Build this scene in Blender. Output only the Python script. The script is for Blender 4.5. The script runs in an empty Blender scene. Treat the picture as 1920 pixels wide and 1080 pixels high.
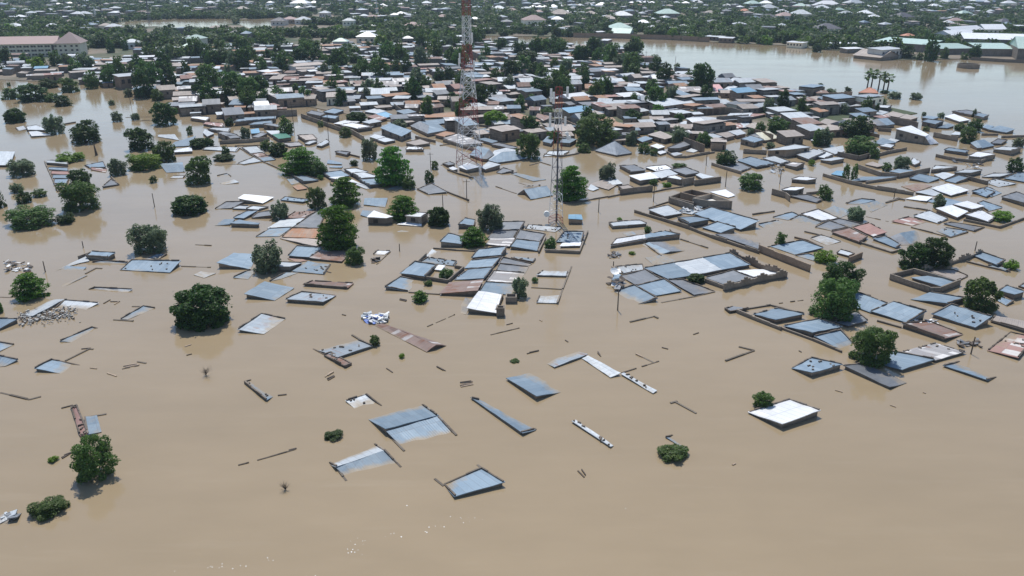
import bpy, math, random
import numpy as np

# ------------------------------------------------------------------ camera, sky, sun, exposure
S = bpy.context.scene
COL = S.collection
F_PX, HORIZON, CAM_H = 1500.0, -60.0, 45.0
PITCH = math.atan((540 - HORIZON) / F_PX)
cd = bpy.data.cameras.new('camera')
cam = bpy.data.objects.new('camera', cd)
COL.objects.link(cam)
cam.location = (0, 0, CAM_H)
cam.rotation_euler = (math.pi / 2 - PITCH, 0, 0)
cd.sensor_width = 36
cd.lens = 36 * F_PX / 1920
cd.clip_start, cd.clip_end = 0.5, 12000
S.camera = cam

SUN_EL, SUN_AZ = 62.0, -12.0          # azimuth from straight ahead (+Y), negative = to the left
w = bpy.data.worlds.new('World'); S.world = w; w.use_nodes = True
wn, wl = w.node_tree.nodes, w.node_tree.links
sky = wn.new('ShaderNodeTexSky'); sky.sky_type = 'NISHITA'; sky.sun_disc = False
sky.sun_elevation = math.radians(SUN_EL); sky.sun_rotation = math.radians(SUN_AZ)
sky.air_density, sky.dust_density, sky.ozone_density = 1.0, 0.4, 2.4
bg = wn['Background']; bg.inputs['Strength'].default_value = 0.135
wl.new(sky.outputs['Color'], bg.inputs['Color'])
sl = bpy.data.lights.new('sun', 'SUN'); sl.energy = 4.0; sl.angle = math.radians(0.53); sl.color = (1.0, 0.95, 0.87)
so = bpy.data.objects.new('sun', sl); COL.objects.link(so)
_a, _e = math.radians(SUN_AZ), math.radians(SUN_EL)
from mathutils import Vector
sd = Vector((math.sin(_a) * math.cos(_e), math.cos(_a) * math.cos(_e), math.sin(_e)))
so.rotation_euler = sd.to_track_quat('Z', 'Y').to_euler()
so.location = (0, 0, 300)
S.view_settings.view_transform = 'Standard'; S.view_settings.look = 'None'
S.view_settings.exposure = 0.12; S.view_settings.gamma = 1.0
S.cycles.max_bounces = 6; S.cycles.diffuse_bounces = 3; S.cycles.glossy_bounces = 3
S.cycles.transmission_bounces = 2; S.cycles.transparent_max_bounces = 4; S.cycles.volume_bounces = 0
S.cycles.caustics_reflective = False; S.cycles.caustics_refractive = False

# ------------------------------------------------------------------ photo pixel -> place on the water / land
SP, CP = math.sin(PITCH), math.cos(PITCH)
def ray(x, y):
    rx, ru = (x - 960) / F_PX, -(y - 540) / F_PX
    return rx, CP + SP * ru, -SP + CP * ru
def un(x, y, z=0.0):
    d = ray(x, y); t = (z - CAM_H) / d[2]
    return d[0] * t, d[1] * t
def corner(x, y, h):
    """a point seen at (x, y) that stands h photo pixels above its foot at z = 0"""
    if h <= 0:
        X, Y = un(x, y, -0.10); return (X, Y, -0.10)
    fx, fy = un(x, y + h)
    d = ray(x, y); t = math.hypot(fx, fy) / math.hypot(d[0], d[1])
    z = CAM_H + t * d[2]
    return (d[0] * t, d[1] * t, z)
def ppm(y):
    X, Y = un(960, y); return F_PX / (Y * CP + CAM_H * SP)
def height_px(x, yb, yt):
    return corner(x, yt, yb - yt)[2]

TILES = {'P': (0, 0, 1), 'A': (0, 720, 3), 'B': (560, 720, 3), 'C': (1040, 620, 4.354), 'D': (1340, 500, 3.31),
         'E': (0, 440, 4), 'F': (320, 440, 4), 'G': (680, 440, 4), 'H': (1080, 360, 4), 'I': (1440, 360, 4),
         'J': (0, 200, 4.8), 'K': (380, 340, 4.8), 'L': (380, 200, 4.8), 'M': (760, 200, 4.8), 'N': (1140, 200, 4.8),
         'O': (1520, 200, 4.8), 'Q': (680, 360, 4), 'R': (0, 0, 4.8), 'S': (380, 0, 4.8), 'T': (760, 0, 4.8),
         'U': (1140, 0, 4.8), 'V': (1520, 0, 4.8)}
def tp(t, x, y):
    ox, oy, s = TILES[t]; return ox + x / s, oy + y / s

rnd = random.Random(7)
# ------------------------------------------------------------------ object helpers
def link(o, parent=None):
    COL.objects.link(o)
    if parent is not None: o.parent = parent
    return o
def mesh_obj(name, V, Fc, mats, parent=None, loc=(0, 0, 0), uv=None, mi=None, smooth=False):
    me = bpy.data.meshes.new(name)
    me.from_pydata([tuple(v) for v in V], [], [tuple(f) for f in Fc])
    for m in (mats if isinstance(mats, (list, tuple)) else [mats]): me.materials.append(m)
    if mi is not None: me.polygons.foreach_set('material_index', mi)
    if uv is not None:
        l = me.uv_layers.new(name='UVMap')
        l.data.foreach_set('uv', [c for p in uv for c in p])
    if smooth: me.polygons.foreach_set('use_smooth', [True] * len(me.polygons))
    me.update()
    o = bpy.data.objects.new(name, me); o.location = loc
    return link(o, parent)
def quads_mesh(name, V, mats, idx=None):
    """fast mesh of loose quads; V is (n, 4, 3)"""
    n = len(V)
    me = bpy.data.meshes.new(name)
    me.vertices.add(n * 4); me.vertices.foreach_set('co', np.ascontiguousarray(V, dtype=np.float32).ravel())
    me.loops.add(n * 4); me.loops.foreach_set('vertex_index', np.arange(n * 4, dtype=np.int32))
    me.polygons.add(n); me.polygons.foreach_set('loop_start', np.arange(0, n * 4, 4, dtype=np.int32))
    me.polygons.foreach_set('loop_total', np.full(n, 4, dtype=np.int32))
    for m in (mats if isinstance(mats, (list, tuple)) else [mats]): me.materials.append(m)
    if idx is not None: me.polygons.foreach_set('material_index', np.asarray(idx, dtype=np.int32))
    me.update(calc_edges=True)
    return me
def empty(name, loc):
    o = bpy.data.objects.new(name, None); o.location = loc; o.empty_display_size = 0.5
    return link(o)
THINGS = []   # (object, look phrase, noun, photo x, photo y, fixed label)
def tag(o, cat, group=None, label=None, look=None, px=None, py=None, key=None):
    o['category'] = cat
    o['kind'] = 'thing'
    if group: o['group'] = group
    if label: o['label'] = label
    else: THINGS.append((o, look, px, py, key))
    return o
def struct(o): o['kind'] = 'structure'; return o
def stuff(o, label=None):
    o['kind'] = 'stuff'
    if label: o['label'] = label
    return o

class MB:
    def __init__(s): s.V, s.F, s.uv, s.mi = [], [], [], []
    def face(s, pts, uv=None, m=0):
        b = len(s.V); s.V += [tuple(p) for p in pts]; s.F.append(tuple(range(b, b + len(pts))))
        s.uv += list(uv) if uv else [(0, 0)] * len(pts); s.mi.append(m)
    def prism(s, top, zb, m=0, cap=True):
        n = len(top); u0 = 0
        for i in range(n):
            a, b = top[i], top[(i + 1) % n]
            L = math.hypot(b[0] - a[0], b[1] - a[1])
            s.face([(a[0], a[1], zb), (b[0], b[1], zb), b, a], [(u0, zb), (u0 + L, zb), (u0 + L, b[2]), (u0, a[2])], m); u0 += L
        if cap: s.face(top, [(p[0], p[1]) for p in top], m)
    def box(s, c, d, rz=0.0, m=0, tilt=0.0):
        cr, sr = math.cos(rz), math.sin(rz)
        P = []
        for sz in (-1, 1):
            for sx, sy in ((-1, -1), (1, -1), (1, 1), (-1, 1)):
                x, y = sx * d[0] / 2, sy * d[1] / 2
                P.append((c[0] + x * cr - y * sr, c[1] + x * sr + y * cr, c[2] + sz * d[2] / 2 + tilt * x))
        for q in ((0, 3, 2, 1), (4, 5, 6, 7), (0, 1, 5, 4), (1, 2, 6, 5), (2, 3, 7, 6), (3, 0, 4, 7)):
            s.face([P[k] for k in q], [(0, 0), (d[0], 0), (d[0], d[2]), (0, d[2])], m)
    def bar(s, a, b, r, m=0, n=4, r2=None):
        a, b = Vector(a), Vector(b); ax = (b - a)
        if ax.length < 1e-6: return
        ax.normalize(); u = ax.orthogonal().normalized(); v = ax.cross(u); r2 = r if r2 is None else r2
        A = [a + (u * math.cos(2 * math.pi * k / n) + v * math.sin(2 * math.pi * k / n)) * r for k in range(n)]
        B = [b + (u * math.cos(2 * math.pi * k / n) + v * math.sin(2 * math.pi * k / n)) * r2 for k in range(n)]
        for k in range(n):
            s.face([A[k], A[(k + 1) % n], B[(k + 1) % n], B[k]], None, m)
        s.face(A[::-1], None, m); s.face(B, None, m)
    def build(s, name, mats, parent=None, loc=(0, 0, 0), smooth=False):
        return mesh_obj(name, s.V, s.F, mats, parent, loc, s.uv, s.mi, smooth)

# ------------------------------------------------------------------ materials
def lin(c):
    return tuple(((v / 255) / 12.92 if v / 255 <= 0.04045 else ((v / 255 + 0.055) / 1.055) ** 2.4) for v in c) + (1.0,)
def new_mat(name):
    m = bpy.data.materials.new(name); m.use_nodes = True
    n, l = m.node_tree.nodes, m.node_tree.links
    return m, n, l, n['Principled BSDF']
def math_n(n, l, op, a, b=None, clamp=False):
    k = n.new('ShaderNodeMath'); k.operation = op; k.use_clamp = clamp
    for i, v in enumerate((a, b)):
        if v is None: continue
        if isinstance(v, (int, float)): k.inputs[i].default_value = v
        else: l.new(v, k.inputs[i])
    return k.outputs[0]
def mix_n(n, l, fac, a, b, blend='MIX'):
    k = n.new('ShaderNodeMix'); k.data_type = 'RGBA'; k.blend_type = blend
    for sock, v in ((k.inputs[0], fac), (k.inputs[6], a), (k.inputs[7], b)):
        if isinstance(v, (int, float)): sock.default_value = v
        elif isinstance(v, tuple): sock.default_value = v
        else: l.new(v, sock)
    return k.outputs[2]
def noise_n(n, l, vec, scale, detail=3.0, rough=0.55):
    k = n.new('ShaderNodeTexNoise'); k.inputs['Scale'].default_value = scale
    k.inputs['Detail'].default_value = detail; k.inputs['Roughness'].default_value = rough
    if vec is not None: l.new(vec, k.inputs['Vector'])
    return k.outputs['Fac']
def ramp_n(n, l, fac, a, b):
    k = n.new('ShaderNodeMapRange'); k.inputs[1].default_value = a; k.inputs[2].default_value = b
    k.clamp = True; l.new(fac, k.inputs[0]); return k.outputs[0]
def scale_n(n, l, vec, s):
    k = n.new('ShaderNodeMapping'); k.inputs['Scale'].default_value = s; l.new(vec, k.inputs['Vector']); return k.outputs[0]

def roof_mat(name, a, b, rust=None, rust_amt=0.0, metal=0.15, rough=0.62, patch=None, patch_amt=0.0):
    m, n, l, P = new_mat(name)
    uv = n.new('ShaderNodeUVMap').outputs[0]
    oi = n.new('ShaderNodeObjectInfo')
    off = n.new('ShaderNodeVectorMath'); off.operation = 'MULTIPLY_ADD'
    l.new(oi.outputs['Random'], off.inputs[0]); off.inputs[1].default_value = (97.0, 53.0, 31.0)
    l.new(uv, off.inputs[2]); vec = off.outputs[0]
    # single sheets, each a little different
    sn = n.new('ShaderNodeVectorMath'); sn.operation = 'SNAP'; l.new(vec, sn.inputs[0]); sn.inputs[1].default_value = (0.82, 2.6, 1.0)
    wn_ = n.new('ShaderNodeTexWhiteNoise'); l.new(sn.outputs[0], wn_.inputs['Vector'])
    streak = noise_n(n, l, scale_n(n, l, vec, (2.2, 0.22, 1)), 1.0, 4.0, 0.65)
    blot = noise_n(n, l, vec, 0.45, 4.0, 0.6)
    f = math_n(n, l, 'ADD', math_n(n, l, 'MULTIPLY', wn_.outputs['Value'], 0.5), math_n(n, l, 'MULTIPLY', streak, 0.6), True)
    c = mix_n(n, l, f, a, b)
    # object to object variation of tone
    var = math_n(n, l, 'ADD', math_n(n, l, 'MULTIPLY', oi.outputs['Random'], 0.34), 0.80)
    hsv = n.new('ShaderNodeHueSaturation'); l.new(c, hsv.inputs['Color']); l.new(var, hsv.inputs['Value']); c = hsv.outputs[0]
    if patch:
        pf = ramp_n(n, l, wn_.outputs['Value'], 1 - patch_amt, 1 - patch_amt + 0.02)
        c = mix_n(n, l, pf, c, patch)
    if rust:
        e = math_n(n, l, 'ADD', math_n(n, l, 'MULTIPLY', streak, 0.6), math_n(n, l, 'MULTIPLY', blot, 0.55))
        rf = ramp_n(n, l, e, 0.80 - 0.5 * rust_amt, 0.92 - 0.5 * rust_amt)
        c = mix_n(n, l, math_n(n, l, 'MULTIPLY', rf, 0.85), c, rust)
    # dirt: fine dark marks and seams between sheets
    d = ramp_n(n, l, noise_n(n, l, vec, 3.1, 5.0, 0.7), 0.60, 0.75)
    c = mix_n(n, l, math_n(n, l, 'MULTIPLY', d, 0.45), c, (0.07, 0.06, 0.05, 1))
    sep = n.new('ShaderNodeSeparateXYZ'); l.new(vec, sep.inputs[0])
    fr = math_n(n, l, 'FRACT', math_n(n, l, 'DIVIDE', sep.outputs[0], 0.82))
    seam = math_n(n, l, 'LESS_THAN', fr, 0.07)
    fr2 = math_n(n, l, 'FRACT', math_n(n, l, 'DIVIDE', sep.outputs[1], 2.6))
    seam2 = math_n(n, l, 'LESS_THAN', fr2, 0.03)
    sm = math_n(n, l, 'MULTIPLY', math_n(n, l, 'MAXIMUM', seam, seam2), 0.36)
    c = mix_n(n, l, sm, c, (0.10, 0.10, 0.11, 1))
    # silt left where the flood laps over the sheets
    geo = n.new('ShaderNodeNewGeometry'); sz = n.new('ShaderNodeSeparateXYZ'); l.new(geo.outputs['Position'], sz.inputs[0])
    lap = math_n(n, l, 'ADD', sz.outputs[2], math_n(n, l, 'MULTIPLY', math_n(n, l, 'SUBTRACT', noise_n(n, l, vec, 1.1, 4, 0.6), 0.5), 0.35))
    c = mix_n(n, l, math_n(n, l, 'MULTIPLY', ramp_n(n, l, lap, 0.17, 0.0), 0.85), c, (0.27, 0.215, 0.145, 1))
    l.new(c, P.inputs['Base Color'])
    P.inputs['Metallic'].default_value = metal
    l.new(math_n(n, l, 'ADD', math_n(n, l, 'MULTIPLY', blot, 0.25), rough - 0.12), P.inputs['Roughness'])
    wv = math_n(n, l, 'SINE', math_n(n, l, 'MULTIPLY', sep.outputs[0], 2 * math.pi / 0.27))
    hgt = math_n(n, l, 'ADD', math_n(n, l, 'MULTIPLY', wv, 0.012), math_n(n, l, 'MULTIPLY', blot, 0.10))
    bp = n.new('ShaderNodeBump'); bp.inputs['Strength'].default_value = 0.6; bp.inputs['Distance'].default_value = 1.0
    l.new(hgt, bp.inputs['Height']); l.new(bp.outputs[0], P.inputs['Normal'])
    return m
RUST, RUST2 = (0.20, 0.085, 0.045, 1), (0.36, 0.17, 0.085, 1)
RM = {
 't': roof_mat('blue_grey_tin', (0.112, 0.175, 0.240, 1), (0.220, 0.290, 0.352, 1), RUST, 0.06),
 'p': roof_mat('pale_tin', (0.34, 0.380, 0.415, 1), (0.50, 0.535, 0.56, 1), RUST, 0.05),
 'w': roof_mat('white_sheet', (0.62, 0.64, 0.66, 1), (0.78, 0.79, 0.80, 1), None, 0, 0.10, 0.45),
 'k': roof_mat('dull_grey_tin', (0.115, 0.13, 0.15, 1), (0.20, 0.215, 0.235, 1), RUST, 0.10, 0.25, 0.6),
 'r': roof_mat('rust_brown_tin', (0.17, 0.115, 0.095, 1), (0.27, 0.20, 0.175, 1), RUST, 0.45, 0.1, 0.75, (0.42, 0.40, 0.39, 1), 0.10),
 'o': roof_mat('orange_rust_tin', (0.27, 0.175, 0.12, 1), (0.38, 0.265, 0.19, 1), RUST2, 0.55, 0.1, 0.75),
 'x': roof_mat('rust_streaked_tin', (0.19, 0.23, 0.27, 1), (0.31, 0.355, 0.395, 1), RUST, 0.34, 0.2, 0.55),
 'q': roof_mat('patched_tin', (0.24, 0.235, 0.24, 1), (0.37, 0.36, 0.36, 1), RUST, 0.30, 0.1, 0.65, (0.60, 0.59, 0.58, 1), 0.28),
 'g': roof_mat('green_sheet', (0.02, 0.16, 0.11, 1), (0.04, 0.22, 0.15, 1), None, 0, 0.1, 0.5),
 'v': roof_mat('pale_green_sheet', (0.33, 0.46, 0.41, 1), (0.43, 0.55, 0.50, 1), None, 0, 0.1, 0.5),
 'c': roof_mat('cream_sheet', (0.62, 0.60, 0.46, 1), (0.72, 0.70, 0.56, 1), None, 0, 0.1, 0.5),
 'n': roof_mat('tan_sheet', (0.27, 0.235, 0.21, 1), (0.40, 0.355, 0.32, 1), RUST, 0.22, 0.15, 0.7),
 's': roof_mat('faded_red_sheet', (0.26, 0.135, 0.115, 1), (0.36, 0.225, 0.195, 1), None, 0, 0.05, 0.7, (0.55, 0.52, 0.50, 1), 0.14),
 'z': roof_mat('pink_sheet', (0.62, 0.33, 0.33, 1), (0.70, 0.42, 0.41, 1), None, 0, 0.1, 0.6),
 'u': roof_mat('blue_sheet', (0.13, 0.30, 0.45, 1), (0.20, 0.38, 0.52, 1), None, 0, 0.1, 0.5),
 'd': roof_mat('dark_tiles', (0.06, 0.06, 0.075, 1), (0.10, 0.10, 0.12, 1), None, 0, 0.05, 0.6),
 'e': roof_mat('terracotta_tiles', (0.52, 0.22, 0.14, 1), (0.60, 0.29, 0.19, 1), None, 0, 0.05, 0.7),
 'b': roof_mat('brown_roof', (0.36, 0.255, 0.235, 1), (0.42, 0.31, 0.285, 1), None, 0, 0.05, 0.7),
}
def wall_mat(name, a, b, block=True, stain=0.5):
    m, n, l, P = new_mat(name)
    uv = n.new('ShaderNodeUVMap').outputs[0]
    geo = n.new('ShaderNodeNewGeometry')
    oi = n.new('ShaderNodeObjectInfo')
    c = mix_n(n, l, ramp_n(n, l, noise_n(n, l, geo.outputs['Position'], 0.5, 5, 0.6), 0.3, 0.7), a, b)
    hsv = n.new('ShaderNodeHueSaturation'); l.new(c, hsv.inputs['Color'])
    l.new(math_n(n, l, 'ADD', math_n(n, l, 'MULTIPLY', oi.outputs['Random'], 0.5), 0.75), hsv.inputs['Value']); c = hsv.outputs[0]
    if block:
        br = n.new('ShaderNodeTexBrick'); l.new(uv, br.inputs['Vector'])
        br.inputs['Scale'].default_value = 1.0; br.inputs['Brick Width'].default_value = 0.45; br.inputs['Row Height'].default_value = 0.23
        br.inputs['Mortar Size'].default_value = 0.02
        br.inputs['Color1'].default_value = (0.85, 0.85, 0.85, 1); br.inputs['Color2'].default_value = (1.1, 1.1, 1.1, 1); br.inputs['Mortar'].default_value = (0.6, 0.6, 0.6, 1)
        c = mix_n(n, l, 0.8, c, br.outputs['Color'], 'MULTIPLY')
    st = ramp_n(n, l, noise_n(n, l, scale_n(n, l, uv, (1.6, 0.35, 1)), 1.0, 4, 0.65), 0.52, 0.72)
    c = mix_n(n, l, math_n(n, l, 'MULTIPLY', st, stain), c, (0.06, 0.05, 0.04, 1))
    sep = n.new('ShaderNodeSeparateXYZ'); l.new(geo.outputs['Position'], sep.inputs[0])
    wet = ramp_n(n, l, math_n(n, l, 'ADD', sep.outputs[2], math_n(n, l, 'MULTIPLY', noise_n(n, l, geo.outputs['Position'], 1.3), -0.3)), 0.25, 0.0)
    c = mix_n(n, l, math_n(n, l, 'MULTIPLY', wet, 0.45), c, (0.05, 0.04, 0.03, 1))
    l.new(c, P.inputs['Base Color']); P.inputs['Roughness'].default_value = 0.9
    P.inputs['Specular IOR Level'].default_value = 0.2
    return m
WALL = wall_mat('block_wall', (0.20, 0.17, 0.14, 1), (0.30, 0.265, 0.22, 1))
MUD = wall_mat('mud_wall', (0.26, 0.195, 0.145, 1), (0.34, 0.265, 0.20, 1), True, 0.4)
COPE = wall_mat('coping_block', (0.12, 0.10, 0.085, 1), (0.20, 0.17, 0.14, 1), False)
PLASTER = wall_mat('cream_plaster', (0.82, 0.74, 0.57, 1), (0.88, 0.80, 0.64, 1), False, 0.12)
WHITEWALL = wall_mat('white_plaster', (0.60, 0.59, 0.55, 1), (0.70, 0.69, 0.65, 1), False, 0.2)
def plain(name, c, rough=0.7, metal=0.0, var=0.15):
    m, n, l, P = new_mat(name)
    tc = n.new('ShaderNodeTexCoord')
    f = ramp_n(n, l, noise_n(n, l, tc.outputs['Object'], 1.7, 4, 0.65), 0.25, 0.75)
    l.new(mix_n(n, l, f, tuple(v * (1 - var) for v in c[:3]) + (1,), tuple(min(1, v * (1 + var)) for v in c[:3]) + (1,)), P.inputs['Base Color'])
    P.inputs['Roughness'].default_value = rough; P.inputs['Metallic'].default_value = metal
    return m
DARKWOOD = plain('wet_wood', (0.085, 0.065, 0.05), 0.8, 0, 0.4)
PALEWOOD = plain('pale_wood', (0.34, 0.26, 0.19), 0.8, 0, 0.3)
OPENING = plain('dark_opening', (0.025, 0.022, 0.02), 0.6)
REDSTEEL = plain('red_painted_steel', (0.28, 0.05, 0.04), 0.5, 0.1)
WHITESTEEL = plain('white_painted_steel', (0.74, 0.74, 0.74), 0.5, 0.05)
GREYSTEEL = plain('grey_galvanised_steel', (0.12, 0.12, 0.14), 0.5, 0.4)
WHITEPLASTIC = plain('white_plastic', (0.78, 0.78, 0.76), 0.5)
BLUECLOTH = plain('blue_cloth', (0.16, 0.24, 0.55), 0.8, 0, 0.3)
TRUNK = plain('bark', (0.085, 0.065, 0.05), 0.9, 0, 0.35)
def leaf_mat(name, a, b, c3):
    m, n, l, P = new_mat(name)
    geo = n.new('ShaderNodeNewGeometry'); oi = n.new('ShaderNodeObjectInfo')
    tc = n.new('ShaderNodeTexCoord')
    c = mix_n(n, l, geo.outputs['Random Per Island'], a, b)
    cl = ramp_n(n, l, noise_n(n, l, tc.outputs['Object'], 6.0, 2, 0.5), 0.50, 0.70)
    c = mix_n(n, l, math_n(n, l, 'MULTIPLY', cl, 0.7), c, c3)
    hsv = n.new('ShaderNodeHueSaturation'); l.new(c, hsv.inputs['Color'])
    l.new(math_n(n, l, 'ADD', math_n(n, l, 'MULTIPLY', oi.outputs['Random'], 0.03), 0.485), hsv.inputs['Hue'])
    l.new(math_n(n, l, 'ADD', math_n(n, l, 'MULTIPLY', oi.outputs['Random'], 0.6), 1.32), hsv.inputs['Value'])
    hsv.inputs['Saturation'].default_value = 1.08
    l.new(hsv.outputs[0], P.inputs['Base Color']); P.inputs['Roughness'].default_value = 0.5
    P.inputs['Specular IOR Level'].default_value = 0.3
    tr = n.new('ShaderNodeBsdfTranslucent'); l.new(hsv.outputs[0], tr.inputs['Color'])
    mx = n.new('ShaderNodeMixShader'); mx.inputs[0].default_value = 0.46
    l.new(P.outputs[0], mx.inputs[1]); l.new(tr.outputs[0], mx.inputs[2])
    l.new(mx.outputs[0], n['Material Output'].inputs['Surface'])
    return m
LEAF = {
 'n': leaf_mat('neem_leaf', (0.026, 0.054, 0.014, 1), (0.075, 0.125, 0.034, 1), (0.115, 0.165, 0.05, 1)),
 'm': leaf_mat('mango_leaf', (0.012, 0.032, 0.008, 1), (0.036, 0.068, 0.014, 1), (0.055, 0.095, 0.020, 1)),
 'a': leaf_mat('almond_leaf', (0.020, 0.062, 0.010, 1), (0.068, 0.145, 0.020, 1), (0.10, 0.19, 0.03, 1)),
 'w': leaf_mat('grey_green_leaf', (0.06, 0.085, 0.05, 1), (0.12, 0.155, 0.09, 1), (0.15, 0.18, 0.10, 1)),
 'y': leaf_mat('yellow_green_leaf', (0.055, 0.105, 0.014, 1), (0.12, 0.19, 0.030, 1), (0.17, 0.23, 0.045, 1)),
}
def inside(poly, x, y):
    c = False; n = len(poly)
    for i in range(n):
        x1, y1 = poly[i]; x2, y2 = poly[(i + 1) % n]
        if (y1 > y) != (y2 > y) and x < (x2 - x1) * (y - y1) / (y2 - y1) + x1: c = not c
    return c
LAND = [(-260, 138), (160, 157), (380, 192), (520, 206), (560, 197), (700, 224), (900, 244), (1140, 250), (1300, 258), (1500, 250), (1640, 228), (1720, 213), (1640, 196), (1560, 182),
        (1440, 166), (1340, 150), (1250, 130), (1205, 106), (1150, 90), (1010, 82), (880, 77), (870, 67), (700, 60), (-260, 62)]
# ------------------------------------------------------------------ builders: houses, walls, trees
LOOK = {'t': 'blue-grey tin', 'p': 'pale tin', 'w': 'white-roofed', 'k': 'dull grey tin', 'r': 'rust-brown', 'o': 'orange rusted', 'x': 'rust-streaked',
        'q': 'patchy tin', 'g': 'green-roofed', 'v': 'pale green', 'c': 'cream-roofed', 'n': 'tan-roofed', 's': 'faded red', 'z': 'pink-roofed', 'u': 'blue-roofed',
        'd': 'dark-tiled', 'e': 'terracotta', 'b': 'brown-roofed'}
FOOT = []     # footprints already taken (x, y, r)
def lerp(a, b, t): return tuple(a[i] + (b[i] - a[i]) * t for i in range(3))
def roof_grid(mb, Q, wob):
    """bilinear sheet through four corners (or a triangle), a little wavy, with a thin folded edge"""
    if len(Q) == 3: Q = [Q[0], Q[1], Q[2], lerp(Q[2], Q[0], 0.5)]
    if len(Q) > 4:
        for i in range(1, len(Q) - 1): mb.face([Q[0], Q[i], Q[i + 1]], [(p[0], p[1]) for p in (Q[0], Q[i], Q[i + 1])])
        return
    A, B, C, D = Q
    e1 = math.dist(A, B); e2 = math.dist(A, D)
    n1, n2 = max(2, min(10, int(e1 / 1.1))), max(2, min(10, int(e2 / 1.1)))
    s1, s2 = abs(B[2] - A[2]) / max(e1, .1), abs(D[2] - A[2]) / max(e2, .1)
    swap = s1 > s2
    G, T = {}, {}
    for i in range(n1 + 1):
        for j in range(n2 + 1):
            u, v = i / n1, j / n2
            p = lerp(lerp(A, B, u), lerp(D, C, u), v)
            G[i, j] = (p[0], p[1], p[2] + rnd.uniform(-wob, wob))
            T[i, j] = (v * e2, u * e1) if swap else (u * e1, v * e2)
    for i in range(n1):
        for j in range(n2):
            k = ((i, j), (i + 1, j), (i + 1, j + 1), (i, j + 1))
            mb.face([G[q] for q in k], [T[q] for q in k])
    ring = [(i, 0) for i in range(n1)] + [(n1, j) for j in range(n2)] + [(i, n2) for i in range(n1, 0, -1)] + [(0, j) for j in range(n2, 0, -1)]
    for a, b in zip(ring, ring[1:] + ring[:1]):
        p, q = G[a], G[b]
        mb.face([(p[0], p[1], p[2] - .09), (q[0], q[1], q[2] - .09), q, p], [T[a], T[b], T[b], T[a]])
def block_row(mb, a, b, rnd, th=0.2, hi=(0.16, 0.30), gap=0.12, drop=0.12, seg=(0.45, 1.3)):
    L = math.hypot(b[0] - a[0], b[1] - a[1])
    if L < 0.3: return
    rz = math.atan2(b[1] - a[1], b[0] - a[0]); sl_ = (b[2] - a[2]) / L; s = 0.0
    while s < L - 0.05:
        d = min(rnd.uniform(*seg), L - s)
        if True:
            t = (s + d / 2) / L; p = lerp(a, b, t); h = rnd.uniform(*hi) if rnd.random() > gap else 0.015
            if p[2] > -0.1:
                mb.box((p[0], p[1], p[2] + (h - drop) / 2), (d * 1.004, th * rnd.uniform(.95, 1.05), h + drop), rz, 0, sl_)
        s += d
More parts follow.
